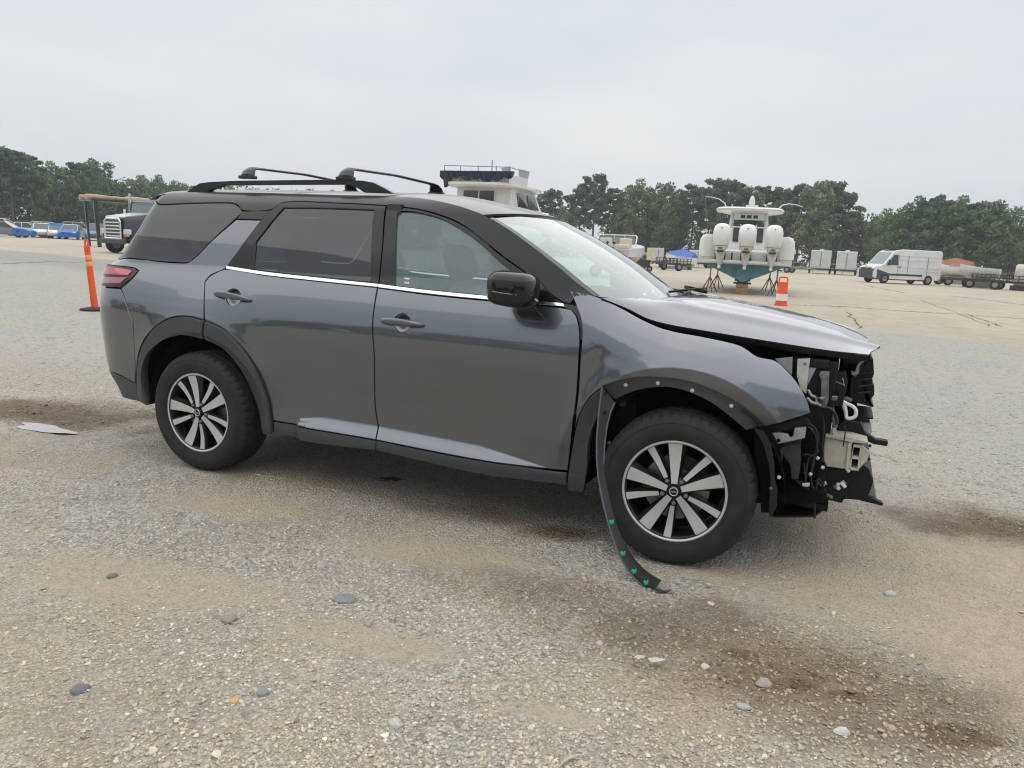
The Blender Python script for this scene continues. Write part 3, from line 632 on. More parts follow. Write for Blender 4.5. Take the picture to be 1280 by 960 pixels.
panel('rear_bumper', [U(UE, 1.0), U(-1.14, 1.07), U(-.80, 1.07), (151, 361), (155.5, 372.5), (165.8, 402), (167.8, 440), (169, 478.5), (150, 468.5), U(-.86, .525), U(UE, .525)], paint, suv, mirror='join', gap=.002)
panel('bumper_cladding', [U(UE, .518), U(-.86, .518), (150, 470.5), (169.3, 480), (172.5, 494), (184, 506), U(-.60, .36), U(UE, .36)], clad, suv, mirror='join', gap=.002, depth=.05)
panel('tailgate', [U(UE, 1.245), U(-1.0, 1.245), U(-1.0, 1.212), U(-1.14, 1.212), U(-1.14, 1.074), U(UE, 1.004)], paint, suv, mirror='join')
qg = panel('quarter_window', [U(-1.02, 1.255), U(-.84, 1.255), (160, 322), (232, 327.8), (243, 321.5), (262, 302), (303, 264.6), (296, 256.8), (287, 254), (240, 254.5), (200, 256), U(-.84, 1.632), U(-1.02, 1.632)], privg, suv, off=-.003, gap=.001)
panel('rear_window', [U(UE, 1.255), U(-1.025, 1.255), U(-1.025, 1.632), U(UE, 1.632)], privg, suv, off=-.003, mirror='join')
panel('pillar_trim', [(303.5, 263.8), (338.5, 262.8), (326.5, 274.8), (296, 273.6)], gloss_black, suv)
def flare_off(u, z):
    r = np.hypot(u, z-.37); return .030-np.clip(np.abs(r-.497)/.055, 0, 1.6)*.018
fl_a = [(254.5, 401.3), (234, 396.2), (214, 397.8), (194, 409), (180.5, 427), (173, 450), (171, 475), (172.5, 494), (186, 506), (181, 486), (179, 465), (183.5, 446), (193, 433.5), (211, 421), (230, 418), (245, 420), (256, 423.5)]
fl_b = [(256.8, 402), (280, 413), (300, 433), (317, 457.5), (328, 480.5), (336, 504), (341.3, 541), (331, 540.5), (327, 522), (318, 497), (308, 473), (296, 452), (280, 434), (259, 424)]
panel('arch_flare', fl_a, clad, suv, off=flare_off, depth=.06, gap=.001, grid=.022)
panel('arch_flare', fl_b, clad, rdoor, off=flare_off, depth=.06, gap=.001, grid=.022, mirror_parent=rdoor2)
# ---- roof, pillars
ROOFX = [-.75, -.62, -.45, -.2, .2, 1.15, 1.35, 1.55, 1.70, 1.80]; ROOFZ = [1.668, 1.682, 1.694, 1.70, 1.704, 1.70, 1.688, 1.658, 1.622, 1.588]
top_edge = [U(x, float(np.interp(x, ROOFX, ROOFZ))) for x in (1.70, 1.55, 1.35, 1.15, .8, .4, 0, -.4, -.52, -.62)]
panel('roof_side', [U(-1.02, 1.64), U(-.84, 1.64), (200, 255), (240, 253.6), (287, 253), (297, 256), (304, 262.6), (338, 261.8), (356, 252.4), (420, 253.4), (483, 256.6), (519, 260.4), (545, 266.6), (575, 278.6), (601, 297.6), (629, 320), (657.5, 340.6), (682, 361.4), (703, 377), (713, 379), (718, 372), (738, 369), (722, 354), (697.5, 333), (667, 309.4), (636.6, 287), (612, 272.4)] + top_edge + [U(-.75, 1.668), U(-.90, 1.66), U(-1.02, 1.66)], black_paint, suv, gap=.0015, depth=.03)
NV = 41; NS = 60; vv = np.linspace(-1, 1, NV); G = np.zeros((NS, NV, 3))
for i in range(NS):
    s = i/(NS-1); xe = -.62+(1.735+.62)*s; zt = float(np.interp(xe, ROOFX, ROOFZ)); ye = float(side_y(xe, zt))
    if xe < -.3: ye += .16*((-.3-xe)/.32)**2*.3
    cr_ = .052-.02*sstep(1.2, 1.7, xe)
    for j, v in enumerate(vv):
        bow = (1-v*v); G[i, j] = (xe+.11*bow*s**6-.20*bow**.7*(1-s)**8, WID/2+v*(WID/2-ye), zt+cr_*(1-abs(v)**2.3)-.002)
roof = gridmesh('roof', G, black_paint, suv, flip=False, thick=.012)
spoil = G[0]
mb = MB(); mb.loft([[(p[0]+.02, p[1], p[2]), (p[0]-.06, p[1], p[2]-.012), (p[0]-.10, WID/2+(p[1]-WID/2)*.99, p[2]-.030), (p[0]-.02, p[1], p[2]-.052)] for p in spoil[1:-1]]); mb.build('roof_spoiler', black_paint, suv, smooth=40)
# ---- windscreen
Wp = [(612, 273.2), (636.6, 288), (667, 310.4), (697.5, 334), (722, 355), (742, 370.5)]
Wn = np.array([P(*uz(*p)) for p in Wp]); tt = np.linspace(0, 1, 26); tn = np.linspace(0, 1, len(Wn))
We = np.stack([np.interp(tt, tn, Wn[:, k]) for k in range(3)], 1); We[:, 1] += .004
G = np.zeros((26, NV, 3))
for i, t in enumerate(tt):
    cx = 1.845+(2.645-1.845)*t+.02*math.sin(math.pi*t); cz = 1.628+(1.196-1.628)*t+.018*math.sin(math.pi*t)
    for j, v in enumerate(vv):
        k = 1-abs(v)**2.0; y = WID/2+v*(WID/2-We[i, 1]); G[i, j] = (We[i, 0]+(cx-We[i, 0])*k, y, We[i, 2]+(cz-We[i, 2])*k)
gridmesh('windscreen', G, wsg, suv, flip=False)
WB = G[-1].copy()
# black frit band round the glass
gridmesh('windscreen_seal', np.stack([G[:, 0]+[0, -.004, .004], G[:, 1]+[0, -.004, .004]], 1), gloss_black, suv)
# cowl under the glass
WB = WB[4:-4]; C = np.stack([WB+[.004, 0, -.004], WB+[.05, 0, -.012], WB+[.10, 0, -.03], WB+[.16, 0, -.06]], 0); gridmesh('cowl_panel', C, blackp, suv, thick=.01)
# ---- bonnet (popped and pushed back)
hpx = [(752, 372.5), (768, 379), (786.5, 386), (807, 398), (838, 406), (900.6, 416.5), (979, 429), (1041, 439), (1086, 443.5)]
hy = [.145, .175, .20, .205, .215, .245, .285, .33, .375]
He = np.array([onY(a, b, y) for (a, b), y in zip(hpx, hy)]); ta = np.concatenate([[0], np.cumsum(np.linalg.norm(np.diff(He, axis=0), axis=1))]); ta /= ta[-1]
tt = np.linspace(0, 1, 44); Ee = np.stack([np.interp(tt, ta, He[:, k]) for k in range(3)], 1)
for _ in range(2): Ee[1:-1] = (Ee[:-2]+2*Ee[1:-1]+Ee[2:])/4
NV2 = 61; v2 = np.linspace(-1, 1, NV2); G = np.zeros((44, NV2, 3))
CX = lambda t: 2.66+(3.665-2.66)*t
for i, t in enumerate(tt):
    cx = CX(t); cz = float(np.interp(cx, [2.6, 2.86, 3.14, 3.39, 3.55, 3.63, 3.72], [1.222, 1.222, 1.188, 1.146, 1.108, 1.082, 1.045]))
    for j, v in enumerate(v2):
        av = abs(v); k = 1-av**2.6; e = Ee[i]; zz = e[2]+(cz-e[2])*k
        ridge = .016*math.exp(-((av-.66)/.075)**2)*sstep(.02, .2, t)-.010*math.exp(-((av-.52)/.10)**2)*sstep(.05, .3, t)
        roll = 0
        x = e[0]+(cx-e[0])*(1-av**3)+.05*math.exp(-((v+.62)/.2)**2)*t**8+(-.10*(max(0, v))**2*t**4)
        dent = -.010*math.exp(-((t-.95)/.06)**2)*math.exp(-((v+.35)/.3)**2)+.002*math.sin(7*v+9*t)*t**3
        G[i, j] = (x, WID/2+v*(WID/2-e[1]), zz+ridge+roll+dent)
hood = gridmesh('bonnet', G, paint, suv, flip=False, thick=.006)
GI = G[3:-2, 3:-6].copy(); GI[..., 2] -= .034; GI[:, 0, 2] += .012; GI[:, -1, 2] += .012; gridmesh('bonnet_liner', GI, blackp, hood, thick=.014)
G2 = np.stack([G[:, 0], G[:, 0]+[0, .006, -.030], G[:, 0]+[0, .03, -.036]], 1); gridmesh('bonnet_edge', G2, blackp, hood)
# ---- front wing
wing = panel('front_wing', [(713, 364.2), (728, 366.6), (743, 370.3), (760, 377), (780, 387.2), (806, 401.3), (833, 412), (880, 421.5), (922, 431), (935, 438), (947, 446), (969, 451), (982, 462), (993, 474), (1003, 489), (1010, 504), (1013, 516.3), (985, 525), (957, 532.4), (943, 519), (927, 506.5), (895, 489), (860, 476.6), (826, 471.5), (793, 471.7), (770, 477), (752.5, 484), (737, 496), (723.5, 519.5), (718.8, 536), (722.5, 498), (726, 445), (728, 420), (727.4, 402), (722, 385)], paint, suv, gap=.001, depth=.03, grid=.026)
arch_fl = panel('arch_flange', [(753, 484.5), (770, 477.8), (793, 472.6), (826, 472.4), (860, 477.6), (895, 490), (927, 507.5), (943, 520), (957, 533), (933, 538.5), (913, 522), (895, 508), (877, 497.5), (855, 488.5), (833, 485), (812, 486), (793, 490), (768, 500.5)], clad, suv, off=-.010, depth=.035, gap=.001, grid=.024)
for c in ((781.7, 482.3), (822, 480), (865, 489), (914, 508.5)):
    u, z = uz(*c); p, n = P(u, z), Pn(np.array([u]), np.array([z]))[0]
    M = Vector((0, 0, 1)).rotation_difference(Vector(n)).to_matrix().to_4x4(); M.translation = Vector(p-n*.010)
    MB().lathe([(.010, 0), (.010, .004), (.007, .009), (.0001, .011)], 12, M).build('trim_clip', white_pl, arch_fl, smooth=40)
panel('wing_cladding', [(751.5, 486), (737, 497.5), (724, 521), (716, 557), (711, 590), (710, 612), (729.5, 614.5), (733.5, 587), (736, 551), (746, 522), (757, 504)], clad, suv, off=.006, depth=.05, gap=.001)
panel('cowl_corner', [(702, 377.5), (713, 378), (722, 386), (728, 402), (728.5, 424), (724.5, 424), (722, 398), (714.5, 387.5), (704, 383.5)], gloss_black, suv, off=-.012, gap=0)
# dark body structure behind the panels
shell = panel('body_shell', [(262, 352), (330, 350), (471, 366), (714, 391), (718, 440), (714, 500), (706, 590), (594, 580), (470, 555), (352, 530), (330, 470), (300, 424)], matteb, suv, off=-.045, gap=0, depth=.01, grid=.08)
panel('inner_wing', [(728, 376), (780, 392), (833, 417), (922, 436), (960, 452), (985, 474), (990, 505), (950, 510), (900, 484), (830, 468), (760, 475), (730, 495)], matteb, suv, off=-.05, gap=0, depth=.01, grid=.08)
# ---- roof rails and cross bars
rail_px = [(232, 241), (241, 234), (250, 228.8), (262, 227.4), (295, 225.8), (411, 224.4), (452, 225.6), (466, 228), (479, 234.5), (492, 242), (455, 240.5), (447, 235.2), (437, 230.6), (360, 230.8), (280, 231.6), (273, 232.8), (265, 236.5), (257, 241.5)]
satin_b = mat('satin_black_rail', (.018, .018, .021), rough=.38, coat=.2)
r1 = ext('roof_rail', rail_px, .405, .034, satin_b, suv, bev=.006)
r2 = r1.copy(); sc.collection.objects.link(r2); r2.parent = suv; r2.location = (0, WID-.81-.034, 0)
for fx, px_foot in ((.035, (305, 225)), (.765, (426, 224))):
    pz = 1.795; yn, yf = .422, WID-.422
    b = MB()
    arc = [(yn, pz+.012), (yn+.012, pz+.036), (yn+.035, pz+.056), (yn+.08, pz+.063), (WID/2, pz+.074), (yf-.08, pz+.063), (yf-.035, pz+.056), (yf-.012, pz+.036), (yf, pz+.012)]
    wds = [.056, .050, .036, .027, .025, .027, .036, .050, .056]; th = [.016, .015, .013, .0085, .0085, .0085, .013, .015, .016]
    rings = []
    for k, (y, z) in enumerate(arc):
        y0, z0 = arc[max(k-1, 0)]; y1, z1 = arc[min(k+1, len(arc)-1)]; t = Vector((0, y1-y0, z1-z0)).normalized(); n = Vector((0, -t.z, t.y))
        rings.append([Vector((fx, y, z))+Vector((1, 0, 0))*wds[k]*math.cos(a)+n*th[k]*math.sin(a) for a in np.linspace(0, 2*math.pi, 13)[:-1]])
    b.loft(rings); o = b.build('cross_bar', satin_b, suv, smooth=50)
    for y in (yn, yf): MB().box((fx, y, pz+.002), (.115, .044, .020), bev=.005).build('bar_foot', satin_b, o)
# ---- door mirror
def mirror(far):
    sgn = lambda y: WID-y if far else y
    prof = []
    for i, (yy, k, kz) in enumerate(((.035, .55, .55), (.02, .80, .80), (-.02, .96, .95), (-.09, 1.0, 1.0), (-.15, .93, .93), (-.185, .74, .76), (-.20, .45, .48))):
        ring = []
        for a in np.linspace(0, 2*math.pi, 29)[:-1]:
            c, s = math.cos(a), math.sin(a); ex = math.copysign(abs(c)**.50, c); ez = math.copysign(abs(s)**(.66 if s > 0 else .46), s)
            x = 2.078+.118*k*ex-.02*(.1+yy); z = 1.258+(.080 if s > 0 else .092)*kz*ez-.10*(ex*.098*k if ez < 0 else ex*.05*k)
            ring.append((x, sgn(yy), z))
        prof.append(ring)
    b = MB().loft(prof); o = b.build('door_mirror', gloss_black, fdoor2 if far else fdoor, smooth=60)
    # seam line and stalk
    st = [[(2.10+dx*w_+sx, sgn(y), z+dz*.012) for dx, dz in ((-1, -1), (1, -1), (1, 1), (-1, 1))] for (y, z, w_, sx) in ((-.06, 1.215, .060, .02), (-.035, 1.17, .050, .025), (.0, 1.135, .055, .03), (.045, 1.12, .060, .03))]
    MB().loft(st).build('mirror_stalk', gloss_black, o, smooth=60, bev=.006)
    sail = [(2.13, 1.20), (2.245, 1.198), (2.10, 1.315), (2.085, 1.30)]
    s = MB(); s.loft([[(x, sgn(float(side_y(x, z))-d), z) for x, z in sail] for d in (-.004, .012)]); s.build('mirror_sail', gloss_black, o)
    ring = [(p[0]*1.0, p[1], 1.238+(p[0]-2.095)*-.02) for p in []]
    MB().tube([(1.968, sgn(-.14), 1.250), (1.985, sgn(-.172), 1.247), (2.03, sgn(-.2015), 1.242), (2.08, sgn(-.2045), 1.238), (2.14, sgn(-.196), 1.234), (2.19, sgn(-.13), 1.232)], .0022, 6).build('mirror_seam', mat('grey_gloss_line', (.25, .26, .27), .2), o)
mirror(0); mirror(1)
# ---- wheels
def WM(far): return Matrix(((1, 0, 0, 0), (0, 0, 1 if far else -1, 0), (0, 1, 0, 0), (0, 0, 0, 1)))
SEG = 240
def wheel_part(name, rz, th0, cx, far=False):
    M = WM(far); 
    # barrel (the wheel itself)
    prof = [(.236, -.004), (.243, .000), (.2445, -.006), (.243, -.016), (.236, -.019), (.226, -.024), (.219, -.06), (.216, -.13), (.226, -.19), (.240, -.20)]
    prof = [(.2265, -.012), (.232, -.003)]+prof
    wb = MB().lathe(prof, 72, M).build(name, dalloy, suv, smooth=40)
    MB().lathe([(.2315, -.0025), (.238, .0008), (.2435, -.0005), (.2452, -.006)], 96, M).build('rim_lip', alu, wb, smooth=40)
    # tyre with shoulder blocks
    tp = [(.2405, -.012), (.246, .004), (.262, .012), (.290, .017), (.318, .014), (.340, .004), (.352, -.006), (.3605, -.016), (.3655, -.030), (.3685, -.052)]
    gro = [(.3685, -.066), (.361, -.068), (.361, -.078), (.3695, -.080), (.370, -.110), (.362, -.112), (.362, -.122), (.370, -.124)]
    half = tp+gro; full = half+[(r, -.248-h) for r, h in half[::-1]]
    full = [(r, h) for r, h in full]; V = []; F = []
    for i, (r, h) in enumerate(full):
        sh = .335 < r and (h > -.060 or h < -.188); mid = not sh and r > .365
        for k in range(SEG):
            a = 2*math.pi*k/SEG; rr = r
            if sh and k % 5 == 0 and r > .350: rr = r-.0065
            if mid and (k+int(h*200)) % 8 == 0: rr = r-.004
            if .30 < r < .335: rr = r+.0006*math.sin(a*60)
            V.append(M @ Vector((rr*math.cos(a), rr*math.sin(a), h)))
    for i in range(len(full)-1):
        for k in range(SEG):
            k2 = (k+1) % SEG; q = [i*SEG+k, i*SEG+k2, (i+1)*SEG+k2, (i+1)*SEG+k]; F.append(q if far else q[::-1])
    ty = rawmesh('tyre', V, F, rubber, wb, smooth=True); ty.data.set_sharp_from_angle(angle=R(32))
    for rr in (.252, .327): MB().lathe([(rr-.0015, .0085 if rr < .3 else .0115), (rr, .0105 if rr < .3 else .0128), (rr+.0015, .0095 if rr < .3 else .0105)], 96, M).build('sidewall_ring', rubber, ty, smooth=40)
    # spokes: five broad, five narrow, bright faces over dark flanks
    def spoke(th, w0, w1, skew, r0, r1, fl=0):
        b = MB(); N = 8; rings = []
        for i in range(N+1):
            s = i/N; r = r0+(r1-r0)*s; wd = w0+(w1-w0)*s; ct = skew*s; z = -.012-.018*math.sin(math.pi*s*.9)*.6+.006*s
            d = Vector((math.sin(th), math.cos(th), 0)); n = Vector((math.cos(th), -math.sin(th), 0))
            c = d*r+n*ct
            rings.append([c-n*wd*.5+Vector((0, 0, z)), c+n*wd*.5+Vector((0, 0, z)), c+n*(wd*.5+.007+fl*s)+Vector((0, 0, z-.026)), c+n*(wd*.5+.004+fl*s)+Vector((0, 0, z-.045)), c-n*(wd*.5+.004)+Vector((0, 0, z-.045)), c-n*(wd*.5+.007)+Vector((0, 0, z-.014))])
        b.loft([[M @ p for p in r] for r in rings]); o = b.build('spoke', dalloy, wb); me = o.data; me.materials.append(alu)
        ax = 1 if far else -1
        for p in me.polygons:
            if p.normal.y*ax > .90: p.material_index = 1
        return o
    for k in range(5):
        spoke(th0+2*math.pi*k/5, .028, .066, .000, .034, .232, .016)
        spoke(th0+2*math.pi*k/5+R(40), .020, .036, .010, .072, .232, .006)
    MB().lathe([(.0001, -.022), (.046, -.024), (.064, -.034), (.074, -.055), (.074, -.07)], 40, M).build('hub', dalloy, wb, smooth=40)
    cap = MB().lathe([(.0001, .000), (.024, .000), (.028, -.003), (.030, -.018)], 32, M).build('centre_cap', gloss_black, wb, smooth=40)
    # emblem: ring crossed by a bar
    e = MB(); e.lathe([(.0165, .0004), (.0180, .0022), (.0198, .0022), (.0212, .0004)], 32, M); e.build('emblem_ring', alu, cap, smooth=40)
    e = MB(); 
    for kx in range(6): e.prism([(x*.0040+(kx-2.5)*.0066, y*.0056) for x, y in (((-.6, -.5), (-.6, .5), (-.25, .5), (.3, -.1), (.3, .5), (.6, .5), (.6, -.5), (.25, -.5), (-.3, .1), (-.3, -.5)) if kx in (0, 5) else ((-.2, -.5), (-.2, .5), (.2, .5), (.2, -.5)) if kx == 1 else ((-.5, -.5), (-.5, -.25), (.15, -.25), (.15, -.1), (-.5, -.1), (-.5, .5), (.5, .5), (.5, .25), (-.15, .25), (-.15, .1), (.5, .1), (.5, -.5)) if kx in (2, 3) else ((-.55, -.5), (-.2, .5), (.2, .5), (.55, -.5), (.25, -.5), (0, .2), (-.25, -.5)))], .0014, M @ Matrix.Translation((0, 0, .0008)))
    e.build('emblem_letters', alu, cap)
    for k in range(5):
        a = th0+2*math.pi*(k+.5)/5; c = Vector((.0572*math.sin(a), .0572*math.cos(a), 0))
        MB().lathe([(.0115, -.030), (.0115, -.008), (.009, -.004), (.0001, -.003)], 6, M @ Matrix.Translation(c)).build('lug_nut', steel, wb)
    MB().lathe([(.045, -.085), (.155, -.085), (.158, -.088), (.158, -.112), (.045, -.112)], 64, M).build('brake_disc', steel, wb, smooth=40)
    cal = MB(); cal.lathe([(.10, -.066), (.168, -.066), (.172, -.09), (.172, -.13), (.10, -.13)], 10, M, R(20), R(85)); cal.build('brake_caliper', blackp, wb, smooth=40)
    MB().lathe([(.0001, -.14), (.215, -.14)], 40, M).build('dust_shield', matteb, wb)
    wb.location = (cx, WID+.004 if far else -.004, .3665); wb.rotation_euler = (0, 0, rz)
    return wb
wheel_part('wheel', 0, R(-12), 0.0); wheel_part('wheel', R(3.5), R(-3), 2.9)
wheel_part('wheel', 0, R(20), 0.0, True); wheel_part('wheel', R(3.5), R(50), 2.9, True)
# ---- wheel-house liners, underbody, interior
for cx, rr in ((0, .455), (2.9, .485)):
    for far in (0, 1):
        M = Matrix(((1, 0, 0, cx), (0, 0, -1 if not far else 1, .055 if not far else WID-.055), (0, 1, 0, .37), (0, 0, 0, 1)))
        MB().lathe([(rr, 0), (rr-.01, -.10), (rr-.015, -.34), (.0001, -.34)], 40, M, R(-2), R(182)).build('wheel_liner', blackp, suv, smooth=40)
MB().box((1.45, WID/2, .36), (2.0, 1.72, .14), bev=.02).box((1.45, WID/2, .30), (4.2, 1.0, .16), bev=.03).box((-.55, WID/2, .45), (.62, 1.45, .2), bev=.04).tube([(2.6, .6, .27), (1.4, .62, .25), (.3, .65, .25), (-.8, .55, .30)], .03, 8).build('underbody', matteb, suv)
MB().box((.95, WID/2, .47), (3.3, 1.62, .04)).build('cabin_floor', matteb, suv)
headliner = mat('headliner_cloth', (.30, .30, .28), .9)
Gh = np.zeros((12, 9, 3))
for i in range(12):
    for j in range(9):
        x = -.5+2.15*i/11; v = -1+2*j/8; Gh[i, j] = (x, WID/2+v*.56, float(np.interp(x, ROOFX, ROOFZ))-.035-.05*max(0, (x-1.3))+.02*(1-v*v))
gridmesh('headliner', Gh, headliner, suv, flip=True)
def seat(x, y, name='front_seat', wd=.50, hd=True):
    rk = R(-20); b = MB()
    def blob(c, d, rot=0, e=.55, n=14, m=9):
        rings = []
        for i in range(m):
            ph = -math.pi/2+math.pi*i/(m-1); cz = math.copysign(abs(math.sin(ph))**e, math.sin(ph)); cr2 = abs(math.cos(ph))**e
            rr = []
            for k in range(n):
                a = 2*math.pi*k/n; p = Vector((math.copysign(abs(math.cos(a))**e, math.cos(a))*cr2*d[0]/2, math.copysign(abs(math.sin(a))**e, math.sin(a))*cr2*d[1]/2, cz*d[2]/2))
                p = Matrix.Rotation(rot, 3, 'Y') @ p; rr.append(p+Vector(c))
            rings.append(rr)
        return rings
    s = MB().loft(blob((x+.18, y, .68), (.52, wd, .18), R(-6))).build(name, seatm, suv, smooth=60)
    MB().loft(blob((x-.16, y, .96), (.15, wd*.96, .62), rk)).build('backrest', seatm, s, smooth=60)
    MB().loft(blob((x-.125, y, .98), (.13, wd*.5, .52), rk)).build('backrest_insert', seatl, s, smooth=60)
    if hd: MB().loft(blob((x-.31, y, 1.345), (.11, .27, .20), rk)).build('headrest', seatm, s, smooth=60)
    MB().tube([(x-.28, y-.06, 1.28), (x-.31, y-.06, 1.36)], .007).tube([(x-.28, y+.06, 1.28), (x-.31, y+.06, 1.36)], .007).build('headrest_post', steel, s)
seat(1.80, .52); seat(1.80, WID-.52)
seat(.70, .50, 'rear_seat', .62); seat(.70, WID-.50, 'rear_seat', .62)
dm = mat('dashboard_vinyl', (.028, .028, .030), .55)
MB().loft([[(2.16, y, .80), (2.10, y, 1.02), (2.20, y, 1.14+.02*math.sin((y-.2)*2)), (2.50, y, 1.165), (2.62, y, 1.10), (2.60, y, .70)] for y in np.linspace(.16, WID-.16, 15)]).build('dashboard', dm, suv, smooth=40)
MB().box((2.13, WID/2, 1.16), (.03, .30, .16), rot=(0, R(-12), 0), bev=.01).build('centre_screen', gloss_black, suv)
b = MB(); Ms = Matrix.Translation((1.98, WID-.52, 1.05)) @ Matrix.Rotation(R(-62), 4, 'Y')
b.tube([Ms @ Vector((.185*math.cos(a), .185*math.sin(a), 0)) for a in np.linspace(0, 2*math.pi, 33)], .015, 8, caps=False)
for a in (0, math.pi, math.pi*1.5): b.tube([Ms @ Vector((.05*math.cos(a+math.pi/2), .05*math.sin(a+math.pi/2), -.01)), Ms @ Vector((.18*math.cos(a+math.pi/2), .18*math.sin(a+math.pi/2), 0))], .014, 6)
b.lathe([(.0001, .015), (.06, .01), (.065, -.03)], 20, Ms); b.build('steering_wheel', dm, suv, smooth=40)
MB().box((1.86, WID/2, 1.545), (.03, .24, .065), rot=(0, R(-15), 0), bev=.01).build('rear_view_mirror', gloss_black, suv)
for y in (.13, WID-.13):
    MB().loft([[(x, y, .55), (x, y+.02*(1 if y < 1 else -1), .9), (x, y, 1.19), (x, y-(.02 if y < 1 else -.02), 1.19), (x, y-(.02 if y < 1 else -.02), .55)] for x in (.35, 1.2, 2.25)]).build('door_card', dm, suv)
    MB().loft([[(1.155, y+.0, .5), (1.235, y, .5), (1.235, y-.03*(1 if y < 1 else -1), .5), (1.155, y-.03*(1 if y < 1 else -1), .5)], [(1.13+.02, y+.17*(1 if y < 1 else -1), 1.65), (1.24, y+.17*(1 if y < 1 else -1), 1.65), (1.24, y+.14*(1 if y < 1 else -1), 1.65), (1.15, y+.14*(1 if y < 1 else -1), 1.65)]]).build('centre_pillar', dm, suv)
MB().box((-.25, WID/2, .86), (.7, 1.5, .72)).build('cargo_cover', matteb, suv)
# ---- wipers
MB().tube([onY(770, 374.8, .33), onY(800, 377.5, .42), onY(823, 378.2, .60)], [.006, .008, .005], 6).box(onY(800, 376, .40), (.05, .03, .025), bev=.006).build('wiper', blackp, suv)
MB().tube([(2.66, .80, 1.20), (2.70, 1.05, 1.235), (2.66, 1.35, 1.245), (2.62, 1.6, 1.235)], [.007, .009, .009, .006], 6).tube([(2.60, 1.0, 1.235), (2.70, 1.2, 1.25), (2.74, 1.45, 1.25)], .007, 6).box((2.70, 1.30, 1.245), (.12, .10, .02), rot=(0, .2, .5), bev=.005).build('wiper', blackp, suv)
# ---- stripped front end
def pl(pts, ox, oy, s=7.111): return [(ox+a/s, oy+b/s) for a, b in pts]
A1 = lambda *p: pl(p, 940, 400); A2 = lambda *p: pl(p, 940, 520)
MB().box((3.02, WID/2, .66), (.86, 1.20, .62), bev=.05).box((3.05, .75, .93), (.5, .5, .10), bev=.02).build('engine', matteb, suv)
MB().box((3.505, WID/2, .70), (.07, 1.25, .60), bev=.01).build('radiator', blackp, suv)
MB().box((3.60, 1.10, .72), (.09, 1.05, .50), bev=.01).build('condenser', matteb, suv)
MB().box((-.62, WID/2, .72), (.36, 1.62, .60), bev=.04).build('rear_inner_panel', matteb, suv)
MB().box((3.42, .40, .72), (.16, .12, .56), bev=.015).box((3.40, WID-.40, .72), (.16, .12, .56), bev=.015).box((3.45, WID/2, .985), (.10, 1.30, .045), bev=.01).box((3.45, WID/2, .385), (.10, 1.30, .06), bev=.01).build('radiator_support', blackp, suv)
ext('wing_bracket', A1((205, 345), (360, 330), (355, 490), (250, 400)), .30, .02, mat('zinc_grey', (.34, .37, .37), .45, metal=.3, noise=(30, .2)), suv)
ext('headlamp_mount', A1((405, 350), (515, 345), (490, 570), (482, 655), (430, 612), (398, 490)), .30, .05, white_pl, suv, bev=.004)
MB().lathe([(.006, 0), (.006, .004), (.0001, .005)], 10, Matrix.Translation(onY(1006.5, 454.5, .298)) @ Matrix.Rotation(R(90), 4, 'X')).build('bolt_head', steel, suv)
ext('mount_web', A1((515, 400), (585, 400), (490, 590), (500, 480)), .33, .03, mat('zinc_blue', (.36, .42, .45), .45, metal=.3), suv)
ext('steel_strap', A1((595, 490), (610, 458), (688, 458), (682, 700), (655, 785), (608, 775), (622, 570)), .31, .02, steel, suv)
ext('fan_shroud', A1((690, 465), (835, 465), (850, 560), (805, 765), (690, 775)), .36, .10, blackp, suv, bev=.006)
MB().lathe([(.008, 0), (.008, .012), (.012, .014)], 12, Matrix.Translation(onY(1044, 492, .358)) @ Matrix.Rotation(R(90), 4, 'X')).build('grommet', matteb, suv)
ext('grille_shutter', A1((880, 520), (955, 430), (1062, 350), (1078, 352), (1085, 480), (1065, 530), (1070, 570), (1085, 575), (1088, 665), (1055, 705), (1012, 712), (1080, 756), (1076, 776), (960, 745), (868, 722)), .52, .95, blackp, suv, bev=.006)
for k in range(4):
    ext('shutter_vane', A1((935, 470+k*58), (1062, 455+k*58), (1062, 470+k*58), (935, 486+k*58)), .505, .014, gloss_black, suv, bev=.002)
ext('hood_latch', A1((1000, 330), (1008, 352), (952, 405), (945, 480), (915, 505), (880, 485), (882, 455), (915, 460), (935, 400)), .42, .02, steel, suv)
def pxtube(name, pts, y, r, m, seg=8, fn=pl, o=(940, 400)):
    q = pl(pts, *o); ys = y if hasattr(y, '__len__') else [y]*len(q); P3 = [Vector(onY(a, b, yy)) for (a, b), yy in zip(q, ys)]
    out = []                                   # smooth the run
    for i in range(len(P3)-1):
        p0, p1, p2, p3 = P3[max(i-1, 0)], P3[i], P3[i+1], P3[min(i+2, len(P3)-1)]
        for k in range(5):
            t = k/5; out.append(.5*((2*p1)+(p2-p0)*t+(2*p0-5*p1+4*p2-p3)*t*t+(3*p1-p0-3*p2+p3)*t**3))
    out.append(P3[-1]); return MB().tube(out, r, seg).build(name, m, suv, smooth=50)
wl = mat('white_loop', (.72, .70, .70), .4)
pxtube('tow_loop', [(790, 705), (835, 740), (890, 765), (922, 800), (920, 850), (885, 872), (842, 868), (832, 800), (815, 730)], .37, .0085, wl)
ext('loop_bracket', A1((778, 695), (828, 690), (835, 760), (842, 865), (828, 858), (790, 742)), .375, .015, wl, suv)
ext('loop_pin', A1((792, 600), (815, 600), (815, 690), (790, 690)), .37, .014, mat('pinkish_plastic', (.45, .36, .36), .5), suv)
ext('thin_bracket', A1((900, 850), (1080, 868), (1080, 880), (1020, 885), (1050, 905), (1045, 916), (900, 895)), .48, .3, blackp, suv)
ext('white_duct', A2((975, 60), (1062, 58), (1068, 152), (1022, 172), (990, 122)), .55, .35, white_pl, suv, bev=.004)
